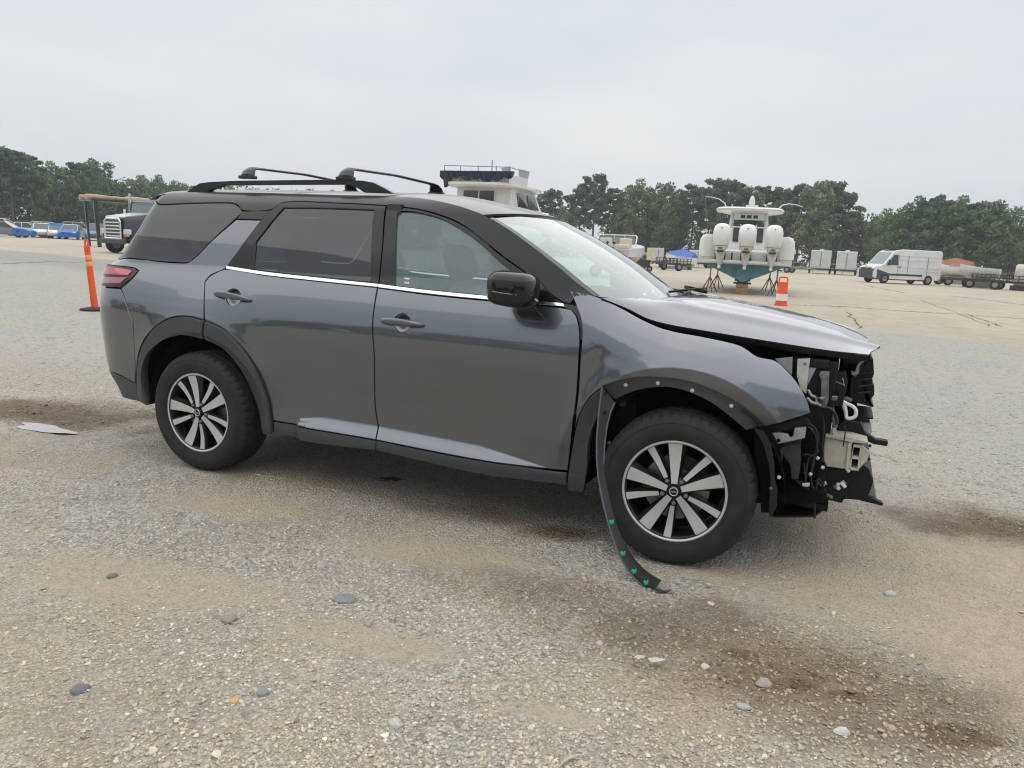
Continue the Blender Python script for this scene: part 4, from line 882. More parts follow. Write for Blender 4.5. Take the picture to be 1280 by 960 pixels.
ext('bumper_arm', A2((825, 20), (968, 62), (1000, 142), (1100, 208), (1212, 226), (1202, 272), (1080, 252), (960, 195), (800, 185), (755, 100)), .44, .05, blackp, suv, bev=.005)
# bumper beam on its crush can
can = ext('crush_can', A2((650, 178), (872, 232), (842, 476), (640, 448), (632, 300)), .33, .11, primer, suv, bev=.006)
ext('can_flange', A2((876, 190), (915, 196), (880, 250), (858, 492), (828, 484), (850, 260)), .315, .14, primer, suv, bev=.003)
ext('can_top_plate', A2((652, 170), (880, 192), (1032, 232), (1020, 246), (872, 232), (655, 186)), .31, .15, primer, suv, bev=.002)
bx = [onY(*p, .33) for p in A2((885, 245), (975, 256), (1035, 300), (1005, 400), (938, 486), (852, 474))]
bc = sum(bx)/len(bx); zt, zb = bx[0][2], bx[-1][2]; x0 = bx[0][0]+.002; x1 = onY(*A2((972, 300))[0], .33)[0]
beam = MB(); yl = 1.32
for z, h in ((zt-.006, .012), ((zt+zb)/2, .012), (zb+.008, .012)): beam.box(((x0+x1)/2-.001, WID/2, z), (x1-x0, yl, h))
beam.box((x0+.004, WID/2, (zt+zb)/2), (.008, yl, zt-zb+.008)).box((x1-.003, WID/2, (zt+zb)/2+.003), (.008, yl, zt-zb-.006))
beam.prism([(-.002, (zt-zb)/2), (.034, (zt-zb)/2-.028), (.030, -.005), (-.002, -(zt-zb)/2+.006)], .02, Matrix(((1, 0, 0, x1), (0, 0, -1, .345), (0, 1, 0, (zt+zb)/2), (0, 0, 0, 1))))
beam.build('bumper_beam', primer, suv, bev=.0015)
for p in ((855, 488), (1048, 262), (1040, 380)):
    q = onY(*A2(p)[0], .31); MB().lathe([(.007, 0), (.007, .010), (.004, .014), (.0001, .014)], 8, Matrix.Translation(q) @ Matrix.Rotation(R(90), 4, 'X')).build('bolt_head', blackp if p[0] > 1000 else primer, suv)
ext('air_guide', A2((628, 452), (842, 482), (846, 740), (812, 742), (800, 776), (640, 742)), .36, .06, blackp, suv, bev=.005)
ext('air_guide', A2((834, 490), (940, 490), (1000, 440), (1040, 470), (1080, 582), (1042, 692), (1030, 712), (960, 748), (838, 738)), .40, .9, blackp, suv, bev=.005)
ext('air_guide_tail', A2((960, 700), (1030, 712), (1165, 778), (1160, 800), (960, 752)), .42, .04, blackp, suv)
ext('torn_flap', A2((1084, 590), (1106, 735), (1032, 690)), .46, .01, mat('grey_film', (.30, .30, .29), .5), suv)
ext('white_clip', A2((900, 690), (915, 676), (968, 688), (968, 702), (925, 712)), .405, .02, white_pl, suv)
ext('lamp_bracket', A2((180, 152), (205, 200), (230, 250), (470, 196), (482, 100), (382, 108), (372, 180), (336, 196), (320, 162), (240, 148)), .13, .025, mat('cast_aluminium', (.42, .45, .47), .4, metal=.8, noise=(40, .25)), suv)
MB().lathe([(.0001, 0), (.008, 0), (.008, .004)], 12, Matrix.Translation(onY(973, 550.5, .128)) @ Matrix.Rotation(R(90), 4, 'X')).build('bracket_hole', matteb, suv)
ext('washer_tank', A2((245, 285), (300, 262), (428, 240), (432, 420), (412, 562), (352, 566), (342, 440), (272, 345)), .17, .22, mat('tank_grey', (.035, .037, .038), .5, noise=(20, .3)), suv, bev=.012)
ext('wing_brace', A2((120, 100), (480, 18), (520, 60), (200, 160)), .16, .03, blackp, suv)
ext('horn_bracket', A2((370, 562), (450, 585), (515, 600), (505, 665), (430, 622)), .19, .02, blackp, suv)
ext('connector', A2((445, 602), (512, 598), (510, 625), (480, 632), (445, 622)), .175, .015, white_pl, suv)
ext('dark_bracket', A2((490, 150), (600, 150), (625, 330), (605, 560), (500, 560), (450, 380)), .24, .15, matteb, suv, bev=.01)
ext('lower_shield', A2((225, 590), (540, 640), (640, 700), (640, 780), (215, 790)), .22, .3, matteb, suv, bev=.01)
ext('fog_lamp_pipe', A1((705, 880), (722, 780), (752, 850), (765, 960), (725, 975)), .33, .03, mat('pipe_grey', (.13, .14, .15), .5), suv, bev=.008)
ext('bolt_tab', A2((715, 105), (748, 105), (752, 178), (718, 178)), .33, .02, mat('pale_pipe', (.42, .47, .48), .5), suv)
lin = [(20, 112), (62, 118), (100, 130), (172, 262), (198, 420), (204, 560), (228, 660), (222, 800), (170, 905), (148, 880), (160, 700), (165, 560), (150, 420), (98, 245)]
ext('liner_edge', A2(*lin), .045, .05, gloss_black, suv, bev=.008)
ext('liner_wall', A2((20, 130), (100, 245), (160, 420), (165, 560), (160, 860), (80, 860), (70, 500), (20, 330)), .10, .04, matteb, suv)
wire_m = mat('wire_black', (.010, .010, .011), .4)
for pts_, y, r_ in (([(628, 0), (636, 120), (612, 330), (592, 520), (562, 700), (556, 910)], [.3, .29, .27, .25, .24, .24], .0055), ([(440, 20), (490, 60), (560, 110), (585, 210), (560, 330), (545, 440)], [.2, .18, .2, .21, .22, .22], .005), ([(480, 80), (540, 130), (570, 200), (575, 330), (500, 390), (480, 560)], [.18, .17, .18, .19, .2, .19], .004), ([(590, 540), (615, 590), (640, 640), (648, 680)], .28, .006), ([(430, 360), (480, 340), (540, 350), (600, 300)], [.2, .19, .2, .25], .0035), ([(460, 420), (470, 500), (478, 590)], .18, .0035), ([(545, 380), (535, 460), (520, 560), (540, 640)], .22, .006), ([(250, 300), (262, 350), (258, 400)], .16, .006)):
    pxtube('wire', pts_, y, r_, wire_m, 6, o=(940, 520))
for pts_, y, r_ in (([(500, 620), (530, 670), (570, 690), (580, 740), (610, 760)], .29, .006), ([(490, 690), (530, 730), (580, 745)], .285, .007), ([(655, 775), (710, 800), (748, 860), (756, 930)], .30, .008)):
    pxtube('hose', pts_, y, r_, mat('pale_hose', (.38, .40, .40), .5) if r_ < .008 else wire_m, 6)
for p in ((628, 458), (585, 375), (520, 517), (240, 545), (170, 640)):
    q = onY(*A2(p)[0], .20 if p[0] > 300 else .05); MB().box(q, (.014, .014, .012), rot=(.4, .5, .2), bev=.003).build('plastic_clip', white_pl if p[0] != 170 else steel, suv)
ut = [onZ(a, b, .235) for a, b in A2((180, 790), (620, 775), (626, 850), (560, 900), (200, 905), (150, 870))]
MB().loft([[(q[0], q[1], .235) for q in ut], [(q[0], q[1], .245) for q in ut]]).build('undertray', blackp, suv)
MB().box((3.36, WID/2, .30), (.42, 1.2, .03), rot=(0, R(4), 0), bev=.006).build('undertray', blackp, suv)
# small clips, connectors and wiring left hanging in the open front
fr_rng = np.random.default_rng(31); bits_m = [steel, blackp, white_pl, mat('dull_grey_bits', (.16, .165, .17), .5), mat('brown_bits', (.10, .07, .05), .6), gloss_black, blackp, wire_m]
for k in range(46):
    px, py = fr_rng.uniform(972, 1062), fr_rng.uniform(462, 622)
    if 1026 < px < 1082 and 540 < py < 590: continue
    if py < 508 and px < 995+(py-474)*.55: continue
    if py < 545 and px < 1012: continue
    q = Vector(onY(px, py, fr_rng.uniform(.235, .30))); m_ = bits_m[int(fr_rng.integers(len(bits_m)))]
    if k % 3 == 0: MB().tube([q, q+Vector(fr_rng.uniform(-.03, .03, 3)), q+Vector((fr_rng.uniform(-.04, .04), .02, fr_rng.uniform(-.10, -.02)))], fr_rng.uniform(.0025, .005), 6).build('wire', m_, suv)
    elif k % 3 == 1: MB().box(q, tuple(fr_rng.uniform(.010, .032, 3)), rot=tuple(fr_rng.uniform(-.8, .8, 3)), bev=.002).build('connector', m_, suv)
    else: MB().lathe([(.009, 0), (.009, .005), (.005, .006), (.005, .012), (.0001, .012)], 8, Matrix.Translation(q) @ Matrix.Rotation(R(90), 4, 'X')).build('bolt_head', m_, suv)
# ---- torn wheel-arch trim hanging to the ground
Lp = [(278, 133), (270, 190), (264, 250), (258, 330), (258, 400), (264, 470), (273, 525), (285, 580), (300, 640), (319, 702), (342, 762), (370, 812), (402, 852), (436, 882), (470, 902)]
Rp = [(326, 190), (310, 225), (296, 280), (287, 350), (284, 420), (291, 480), (301, 525), (315, 585), (332, 645), (350, 692), (372, 735), (400, 778), (432, 812), (466, 838), (500, 856)]
yy = np.linspace(-.035, -.285, len(Lp)); Lw = [onY(660+a/3, 440+b/3, y) for (a, b), y in zip(Lp, yy)]; Rw = [onY(660+a/3, 440+b/3, y+.012) for (a, b), y in zip(Rp, yy)]
b = MB(); rings = []
for i, (l, r) in enumerate(zip(Lw, Rw)):
    l, r = Vector(l), Vector(r); n = Vector((0, -1, 0)); m1 = (l+r)/2+n*(-.006)
    rings.append([l, l+n*.004+(r-l)*.10, m1+n*.003, r+n*.002, r-n*.003, m1-n*.003, l-n*.004+(r-l)*.1, l-n*.016])
b.loft(rings); trim = b.build('torn_arch_trim', mat('trim_back_plastic', (.020, .022, .026), .42, noise=(60, .3)), None, smooth=50)
tag(trim, 'torn curved wheel-arch trim strip hanging from the wing down to the gravel', 'car trim')
MB().tube([Vector(l)+Vector((0, -.002, 0)) for l in Lw], .0045, 6).build('trim_lip', mat('lip_highlight', (.10, .12, .14), .35), trim)  # lip is a lighter grey than the trim, a painted edge highlight
MB().tube([Vector(onY(660+a/3, 440+b_/3, -.29)) for a, b_ in ((462, 896), (485, 900), (510, 899), (536, 893))], [.010, .010, .008, .004], 6).box(onY(660+500/3, 440+894/3, -.29), (.05, .006, .02), rot=(.8, .1, 0)).build('torn_tongue', clad, trim)
MB().tube([Vector(r) for r in Rw[:5]], .004, 6).build('trim_lip', mat('lip_highlight', (.10, .12, .14), .35), trim)
green = mat('green_clip', (.02, .55, .18), .4)
for a, b_ in ((313, 637), (355, 755), (397, 822), (442, 864)):
    t = (b_-133)/(902-133); q = onY(660+a/3, 440+b_/3, -.035-.25*t-.014)
    MB().box(q, (.021, .008, .009), rot=(0, .3, 0)).box(Vector(q)+Vector((.003, 0, 0)), (.007, .010, .022), rot=(0, .5, 0)).lathe([(.005, 0), (.003, .008), (.0001, .008)], 8, Matrix.Translation(q) @ Matrix.Rotation(R(90), 4, 'X')).build('green_clip', green, trim)
for a, b_ in ((290, 155), (288, 228), (305, 340)):
    q = onY(660+a/3, 440+b_/3, -.06 if b_ < 300 else .0); MB().box(q, (.012, .01, .016), rot=(.2, .5, .1), bev=.002).build('trim_clip', blackp if b_ < 300 else steel, trim)
print('bad px', BADPX)
# ================================================================== the yard beyond
white_g = mat('gelcoat_white', (.74, .74, .72), .3, coat=.3, noise=(2.5, .12)); cream = mat('cream_vinyl', (.62, .55, .45), .6); navy = mat('navy_canvas', (.018, .030, .060), .85, noise=(6, .4))
antif = mat('antifouling_blue', (.05, .19, .26), .75, noise=(2.2, .5, (.14, .27, .27))); redg = mat('red_gelcoat', (.45, .03, .035), .3, coat=.4)
galv = mat('galvanised_steel', (.36, .36, .35), .5, metal=.7, noise=(20, .3)); rust = mat('rusty_steel', (.22, .12, .07), .8, noise=(12, .4)); wood = mat('blocking_timber', (.42, .27, .13), .8, noise=(9, .35))
carglass = mat('car_glass', (.03, .04, .045), .08, coat=.5); cartyre = mat('far_tyre', (.016, .016, .017), .8); dgrey = mat('dark_grey_paint', (.035, .038, .042), .4, coat=.4)
orange = mat('safety_orange', (.85, .10, .02), .45, noise=(8, .12)); refl_w = mat('reflective_white', (.78, .77, .74), .4); refl_o = mat('reflective_pale_orange', (.85, .36, .18), .4)
blackr = mat('black_rubber_base', (.015, .015, .016), .8); hose_b = mat('blue_tarp', (.015, .15, .55), .45, noise=(5, .35)); wht = mat('white_panel', (.72, .73, .73), .4, noise=(1.5, .12))
def bear(p): return math.atan2(-(p[0]-CAM[0]), p[1]-CAM[1])
def ell_ring(cx, cy, cz, rx, ry, n=16, e=1.0, plane='xy'):
    o = []
    for k in range(n):
        a = 2*math.pi*k/n; c, s = math.cos(a), math.sin(a); u = math.copysign(abs(c)**e, c)*rx; v = math.copysign(abs(s)**e, s)*ry
        o.append((cx+u, cy+v, cz) if plane == 'xy' else (cx+u, cy, cz+v))
    return o
def far_wheel(parent, x, y, r, wd=.2, rim=None, name='wheel'):
    M = Matrix(((1, 0, 0, x), (0, 0, -1, y), (0, 1, 0, r), (0, 0, 0, 1)))
    w_ = MB().lathe([(r*.55, wd/2), (r*.93, wd/2), (r, wd*.38), (r, -wd*.38), (r*.93, -wd/2), (r*.55, -wd/2)], 22, M).build(name, cartyre, parent, smooth=40)
    MB().lathe([(.0001, wd*.42), (r*.2, wd*.44), (r*.5, wd*.36), (r*.58, wd*.49), (r*.58, -wd*.49), (.0001, -wd*.4)], 18, M).build('rim', rim or galv, w_, smooth=40)
    return w_
# ---- delineator post
pb = onZ(119, 388)
o = empty('delineator_post', (pb[0], pb[1], 0)); tag(o, 'orange delineator post with pale bands on a black rubber base', 'traffic post')
MB().loft([ell_ring(0, 0, 0, .24, .24, 12), ell_ring(0, 0, .03, .24, .24, 12), ell_ring(0, 0, .055, .12, .12, 12)]).build('base', blackr, o, smooth=40)
tilt = Matrix.Rotation(R(-6.5), 4, 'Y')
MB().lathe([(.058, .04), (.053, .5), (.050, .98), (.046, 1.02), (.05, 1.03), (.05, 1.10), (.035, 1.13), (.0001, 1.135)], 18, tilt).build('post', orange, o, smooth=40)
for z in (.80, .91): MB().lathe([(.0525, z-.04), (.0535, z-.038), (.053, z+.038), (.052, z+.04)], 18, tilt).build('reflective_band', refl_o, o, smooth=40)
MB().tube([tilt @ Vector((-.05, 0, 1.08)), tilt @ Vector((-.02, 0, 1.22)), tilt @ Vector((.02, 0, 1.22)), tilt @ Vector((.05, 0, 1.08))], .014, 8).build('handle', orange, o, smooth=40)
# ---- channelizer by the boat
bb = onZ(976, 382)
o = empty('traffic_channelizer', (bb[0], bb[1], 0), bear(bb)); o.scale = (.80, .80, .92); tag(o, 'short orange traffic channelizer with a white band and grab handle beside the blue-bottomed boat', 'traffic cone')
MB().loft([ell_ring(0, 0, z, rx, ry, 20, .7) for z, rx, ry in ((0, .26, .2), (.05, .26, .2), (.06, .22, .17), (.20, .215, .165), (.50, .20, .15), (.52, .19, .14), (.78, .185, .12), (.80, .16, .1))]).build('drum', orange, o, smooth=40)
MB().loft([ell_ring(0, 0, z, rx, ry, 20, .7) for z, rx, ry in ((.17, .220, .172), (.40, .211, .160))], caps=False).build('white_band', refl_w, o, smooth=40)
MB().tube([(-.15, 0, .78), (-.15, 0, .92), (-.12, 0, .95), (.12, 0, .95), (.15, 0, .92), (.15, 0, .78)], .028, 8).build('handle', orange, o, smooth=40)
# ---- centre-console boat on stands
kp = onZ(927, 368)
boat = empty('center_console_boat', (kp[0], kp[1], 0), bear(kp)); tag(boat, 'white center-console boat with three white outboards and blue bottom on stands', 'boat')
def hull_ring(y, w_, zk, zc, zs, fl):
    half = [(0, zk), (w_*.45, zk+(zc-zk)*.50), (w_*.86, zc), (w_*.93, zc+.03), (w_, zc+.30), (w_*fl, zs)]
    return [(-x, y, z) for x, z in half[::-1]]+[(x, y, z) for x, z in half[1:]]
secs = [(0, 1.72, .46, 1.12, 1.62, 1.0), (2.5, 1.76, .46, 1.12, 1.75, 1.02), (5, 1.6, .5, 1.2, 1.95, 1.08), (7.5, 1.1, .75, 1.45, 2.2, 1.2), (9.2, .35, 1.3, 1.8, 2.4, 1.5), (9.9, .04, 1.9, 2.2, 2.5, 1.5)]
rings = [hull_ring(*s) for s in secs]
MB().loft([[r[k] for k in range(1, 10)] for r in rings], closed=True).build('hull_bottom', antif, boat, smooth=45)
MB().loft([[(p[0]*1.004, p[1], p[2]) for p in (r[0], r[1], r[2])]+[(p[0]*1.004, p[1], p[2]) for p in (r[8], r[9], r[10])] for r in rings]).build('topsides', white_g, boat, smooth=45)
MB().box((0, -.02, 1.36), (3.40, .12, .44), bev=.05).box((0, -.28, 1.24), (2.6, .5, .10), bev=.03).build('transom', white_g, boat, smooth=40)
for s in (-1, 1): MB().loft([ell_ring(s*1.36, .55, z, rx, .75, 14, .55) for z, rx in ((1.40, .42), (1.7, .43), (2.05, .40), (2.2, .30), (2.24, .18))]).build('gunwale_box', white_g, boat, smooth=50)
def outboard(x):
    e = MB().loft([ell_ring(x, -.50+dy, z, rx, ry, 18, .75) for z, rx, ry, dy in ((1.58, .15, .26, .05), (1.68, .21, .36, .02), (1.85, .28, .45, 0), (2.10, .325, .50, 0), (2.36, .325, .48, .02), (2.53, .28, .40, .05), (2.62, .19, .26, .08), (2.65, .05, .10, .1))]).build('outboard_engine', white_g, boat, smooth=50)
    MB().loft([ell_ring(x, -.45, z, rx, ry, 12, .8) for z, rx, ry in ((1.02, .05, .14), (1.10, .06, .22), (1.16, .12, .24), (1.40, .15, .24), (1.60, .20, .26))]).build('midsection', mat('engine_grey_white', (.60, .59, .56), .4, noise=(8, .3)), e, smooth=45)
    MB().loft([ell_ring(x, -.495, z, rx, ry, 18, .75) for z, rx, ry in ((1.80, .268, .438), (1.815, .274, .444))], caps=False).build('cowl_seam', dgrey, e)
    MB().box((x, -.98, 1.72), (.16, .04, .05), bev=.01).box((x, -.70, 1.60), (.26, .3, .05), bev=.01).box((x, -.99, 2.46), (.05, .03, .04)).build('cowl_vent', dgrey, e)
    MB().lathe([(.0001, .1), (.06, .08), (.07, -.1)], 10, Matrix.Translation((x, -.6, 1.02)) @ Matrix.Rotation(R(90), 4, 'X')).build('gearcase', white_g, e, smooth=45)
    MB().box((x-.17, -.2, 1.42), (.05, .3, .3)).box((x+.17, -.2, 1.42), (.05, .3, .3)).build('clamp_bracket', dgrey, e)
for x in (-.93, .0, .95): outboard(x)
MB().loft([ell_ring(0, 3.4, z, rx, ry, 24, .65) for z, rx, ry in ((3.20, .9, 1.0), (3.27, 1.34, 1.5), (3.36, 1.38, 1.55), (3.42, 1.30, 1.45))]).build('t_top', white_g, boat, smooth=50)
for s in (-1, 1):
    fr = MB()
    for y0, y1 in ((2.4, 2.8), (3.8, 3.6)): fr.tube([(s*.82, y0, 1.5), (s*.66, y1, 3.24)], .075, 8)
    fr.tube([(s*.82, 2.45, 2.3), (s*.8, 3.8, 2.3)], .03, 6); fr.build('t_top_frame', white_g, boat, smooth=40)
for k in (-1, 0, 1): MB().box((k*.25, 2.56, 3.06), (.18, .05, .13), bev=.02).build('radio_panel', dgrey, boat)
MB().box((0, 2.6, 3.06), (1.2, .08, .26), bev=.03).build('electronics_box', white_g, boat)
MB().loft([[(-.62, 3.3, 1.5), (.62, 3.3, 1.5), (.62, 4.3, 1.5), (-.62, 4.3, 1.5)], [(-.60, 3.4, 2.45), (.60, 3.4, 2.45), (.55, 4.1, 2.45), (-.55, 4.1, 2.45)]]).build('console', white_g, boat, bev=.04)
MB().box((0, 3.6, 2.78), (1.15, .03, .6)).build('console_windscreen', glass('boat_glass', (.55, .72, .70), opac=.2, base=(.2, .3, .3)), boat)
MB().tube([(-.35, 3.3, 2.93), (-.33, 3.3, 2.84), (.33, 3.3, 2.84), (.35, 3.3, 2.93), (-.35, 3.3, 2.93)], .022, 6).build('grab_rail', dgrey, boat)
for x in (-.5, 0, .5): MB().box((x, 2.3, 2.1), (.42, .4, .95), bev=.06).build('helm_seat', white_g, boat)
for x in (-.45, .48): MB().box((x, 2.05, 2.3), (.24, .05, .55)).build('tackle_rack', dgrey, boat)
MB().tube([(-.66, 2.15, 2.62), (.66, 2.15, 2.62)], .03, 6).box((-.3, 2.15, 2.66), (.05, .05, .14)).box((.3, 2.15, 2.66), (.05, .05, .14)).build('rod_holder_bar', white_g, boat)
MB().box((.07, 3.1, 3.5), (.5, .4, .12), bev=.04).lathe([(.11, 0), (.13, .2), (.09, .34), (.06, .42), (.0001, .46)], 12, Matrix.Translation((.05, 3.2, 3.5))).build('radar_dome', white_g, boat, smooth=40)
MB().tube([(-.95, 3.2, 3.4), (-1.05, 3.2, 3.62), (-1.3, 3.1, 3.78), (-1.6, 3.0, 3.84), (-1.85, 2.9, 3.84)], [.03, .025, .02, .017, .012], 6).tube([(1.10, 3.2, 3.4), (1.25, 3.15, 3.60), (1.5, 3.1, 3.66), (1.8, 3.0, 3.62), (2.05, 2.9, 3.54)], [.03, .025, .02, .017, .012], 6).build('outrigger', white_g, boat, smooth=40)
MB().tube([(-1.85, 2.9, 3.84), (-1.62, 2.9, 2.3)], .007, 4).tube([(2.05, 2.9, 3.54), (1.6, 2.5, 2.2)], .007, 4).build('rigging_line', galv, boat)
for s in (-1, 1): MB().tube([(s*1.70, .3, 1.65), (s*1.72, 2.5, 1.80)], .03, 6).build('rub_rail', dgrey, boat)
MB().box((.15, -.09, 1.30), (.16, .04, .18)).box((-.5, -.09, 1.44), (.06, .04, .28)).build('trim_tab', dgrey, boat)
def stand(p, h, lab, grp):
    o = empty('boat_stand', p); tag(o, lab, 'boat stand', grp); b = MB()
    for k in range(4):
        a = k*math.pi/2+.5; b.tube([(.33*math.cos(a), .33*math.sin(a), .01), (0, 0, .62)], .022, 6)
    b.build('legs', rust, o); MB().tube([(0, 0, .5), (0, 0, h)], .03, 8).build('screw_post', galv, o); MB().box((0, 0, h), (.3, .3, .05), rot=(0, .25, 0)).build('pad', wood, o); return o
Mb = Matrix.Translation(boat.location) @ Matrix.Rotation(bear(kp), 4, 'Z')
for (x, y, h) in ((-1.25, .25, 1.0), (1.25, .3, 1.0), (-1.1, 4.2, 1.05), (1.1, 4.2, 1.05)):
    q = Mb @ Vector((x, y, 0)); stand((q.x, q.y, 0), h, 'four-legged steel boat stand propping the blue hull', 'stands under the center-console boat')
for y in (0.3, 4.0):
    q = Mb @ Vector((-.02, y, 0)); o = empty('keel_block', (q.x, q.y, 0), bear(kp)); tag(o, 'wooden keel block stack under the blue hull', 'block', 'keel blocks under the center-console boat')
    for k in range(3): MB().box((0, 0, .065+k*.13), (.46 if k % 2 == 0 else .42, .5, .125), bev=.01).build('timber', wood, o)
    MB().box((0, 0, .425), (.66, .3, .07), bev=.01).build('cap_plank', dgrey, o)
# ---- red and white runabout
rp = atd(760, 41); rb = empty('runabout_boat', (rp.x, rp.y, 0), bear(rp)-R(14)); tag(rb, 'red and white open runabout boat with a framed windscreen', 'boat')
def rr(y, w_, zk, zc, zs): return [(-w_, y, zs), (-w_*1.02, y, zc+.28), (-w_*.84, y, zc), (0, y, zk), (w_*.84, y, zc), (w_*1.02, y, zc+.28), (w_, y, zs)]
S_ = [(0, 1.2, .5, .85, 1.55), (2.2, 1.25, .5, .87, 1.62), (4.4, 1.0, .6, 1.05, 1.72), (5.8, .5, .85, 1.3, 1.8), (6.5, .05, 1.3, 1.5, 1.85)]
rg_ = [rr(*s) for s in S_]
MB().loft([[r[1], r[2], r[3], r[4], r[5]] for r in rg_]).build('hull', redg, rb, smooth=45)
MB().loft([[(p[0]*1.01, p[1], p[2]) for p in (r[1], r[0])]+[(p[0]*1.01, p[1], p[2]) for p in (r[6], r[5])] for r in rg_]).build('deck', white_g, rb, smooth=45)
MB().box((0, .06, 1.3), (2.3, .12, .5), bev=.05).build('transom', white_g, rb)
MB().box((0, .4, 1.66), (2.0, .6, .22), bev=.08).build('sun_pad', cream, rb); MB().box((-.55, 1.5, 1.85), (.6, .5, .5), bev=.08).build('seat', cream, rb); MB().box((.55, 1.5, 1.85), (.6, .5, .5), bev=.08).build('seat', cream, rb)
MB().box((.0, .12, 1.58), (.5, .03, .09)).build('red_badge', redg, rb)
for x in (-.5, -.1, .25): MB().lathe([(.0001, .03), (.07, .03), (.08, 0)], 10, Matrix.Translation((x, .09, 1.83)) @ Matrix.Rotation(R(90), 4, 'X')).build('speaker', dgrey, rb)
MB().box((0, 2.3, 2.0), (1.7, .05, .5), rot=(R(-20), 0, 0)).build('windscreen', glass('runabout_glass', (.6, .7, .72), opac=.25, base=(.25, .3, .32)), rb)
MB().tube([(-1.2, 1.0, 1.7), (-1.12, 1.6, 2.2), (-.9, 2.3, 2.28), (.9, 2.3, 2.28), (1.12, 1.6, 2.2), (1.2, 1.0, 1.7)], .035, 6).tube([(-.3, 2.3, 2.28), (-.3, 2.4, 1.75)], .025, 6).tube([(.3, 2.3, 2.28), (.3, 2.4, 1.75)], .025, 6).build('windscreen_frame', white_g, rb)
MB().box((0, -.25, 1.0), (.3, .4, .7), bev=.06).build('outdrive', dgrey, rb)
tr = MB().box((0, 2.4, .42), (1.9, .08, .08)).box((0, 1.2, .42), (1.9, .08, .08)).box((-.6, 2.8, .42), (.09, 6.0, .09)).box((.6, 2.8, .42), (.09, 6.0, .09)).build('boat_trailer', galv)
tr.location = rb.location; tr.rotation_euler = rb.rotation_euler; tag(tr, 'galvanised boat trailer under the red and white runabout', 'trailer')
for x in (-1.0, 1.0): far_wheel(tr, x, 1.4, .32).rotation_euler = (0, 0, 0)
for w_ in tr.children: w_.data.transform(Matrix.Translation((w_.data.vertices[0].co.x*0, 0, 0)))
# ---- flybridge yacht
yp = atd(590, 40); ya = empty('flybridge_yacht', (yp.x, yp.y, 0), bear(yp)+R(-24)); tag(ya, 'white flybridge yacht with ragged navy canvas and tall superstructure behind the SUV', 'boat')
S2 = [(0, 1.75, 1.0, 1.5, 2.9), (4, 1.85, .95, 1.5, 2.95), (7.5, 1.5, 1.0, 1.7, 3.2), (10, .7, 1.4, 2.1, 3.5), (11, .06, 2.2, 2.6, 3.6)]
rg_ = [rr(*s) for s in S2]
MB().loft(rg_).build('hull', white_g, ya, smooth=45)
MB().loft([[(-1.55, 1.2, 2.9), (1.55, 1.2, 2.9), (1.55, 1.25, 4.35), (-1.55, 1.25, 4.35)], [(-1.5, 6.9, 3.0), (1.5, 6.9, 3.0), (1.4, 5.2, 4.40), (-1.4, 5.2, 4.40)]]).build('cabin', white_g, ya, bev=.05)
MB().loft([ell_ring(0, 2.9, z, rx, ry, 20, .45) for z, rx, ry in ((4.34, 1.85, 3.0), (4.40, 1.95, 3.05), (4.52, 1.95, 3.05))]).build('flybridge_deck', white_g, ya, smooth=40)
fly = [(-1.6, .5), (1.6, .5), (1.6, 3.4), (1.2, 4.4), (-1.2, 4.4), (-1.6, 3.4)]
MB().loft([[(x, y, 4.5) for x, y in fly], [(x*1.03, y*1.0, 5.0) for x, y in fly]]).build('flybridge_coaming', white_g, ya, bev=.03)
MB().box((-.25, 1.19, 3.65), (1.75, .03, 1.05)).build('cabin_door_glass', carglass, ya)
for x in (-.25, .65): MB().box((x, 1.17, 3.65), (.06, .03, 1.1)).build('door_frame', white_g, ya)
for y0, y1 in ((2.4, 3.9), (4.05, 5.6)):
    MB().loft([[(1.56, y0, 3.45), (1.57, y1, 3.45), (1.57, y1, 3.48), (1.56, y0, 3.48)], [(1.555, y0-.35, 4.15), (1.53, y1-.7, 4.15), (1.53, y1-.7, 4.18), (1.55, y0-.35, 4.18)]]).build('side_window', carglass, ya)
# canvas hanging in folds round the flybridge
b = MB(); rings = []
xs = np.linspace(-2.05, 1.9, 40)
for i, x in enumerate(xs):
    dr = .22+.16*abs(math.sin(i*.55))+.14*math.sin(i*.23+1)**2+(.35 if 2 < i < 6 else 0)+(.22 if 22 < i < 27 else 0); y = .30+.06*math.sin(i*1.7)
    rings.append([(x, y-.12, 5.08), (x, y+.35, 5.12), (x, y+.35, 5.0), (x, y+.05*math.sin(i), 5.1-dr), (x, y-.14-.05*math.sin(i*2.1), 5.1-dr)])
b.loft(rings); b.build('canvas_cover', navy, ya, smooth=50)
rl = MB()
for x in (-1.9, -1.0, 0, 1.0, 1.7): rl.tube([(x, .4, 4.5), (x, .4, 5.36)], .022, 5)
rl.tube([(-1.9, .4, 5.36), (1.7, .4, 5.30)], .022, 5).tube([(1.7, .4, 5.3), (1.7, 3.0, 5.3)], .022, 5).tube([(.3, 1.5, 5.0), (.3, 1.5, 5.75)], .03, 5).build('guard_rail', galv, ya)
MB().quad((1.5, 2.3, 5.0), (1.62, 3.4, 5.0), (1.75, 3.3, 5.38), (1.6, 2.0, 5.38)).box((1.2, 1.3, 5.18), (.6, .04, .4), rot=(R(20), 0, R(-20))).build('spray_screen', mat('pale_acrylic', (.32, .42, .48), .2, coat=.5), ya)
MB().box((.9, .9, 4.8), (.12, .12, .7)).box((1.15, .9, 4.75), (.16, .2, .5)).build('ladder_post', cream, ya)
MB().box((1.1, .45, 4.78), (.05, .04, .34), rot=(0, R(18), 0)).build('boathook', dgrey, ya)
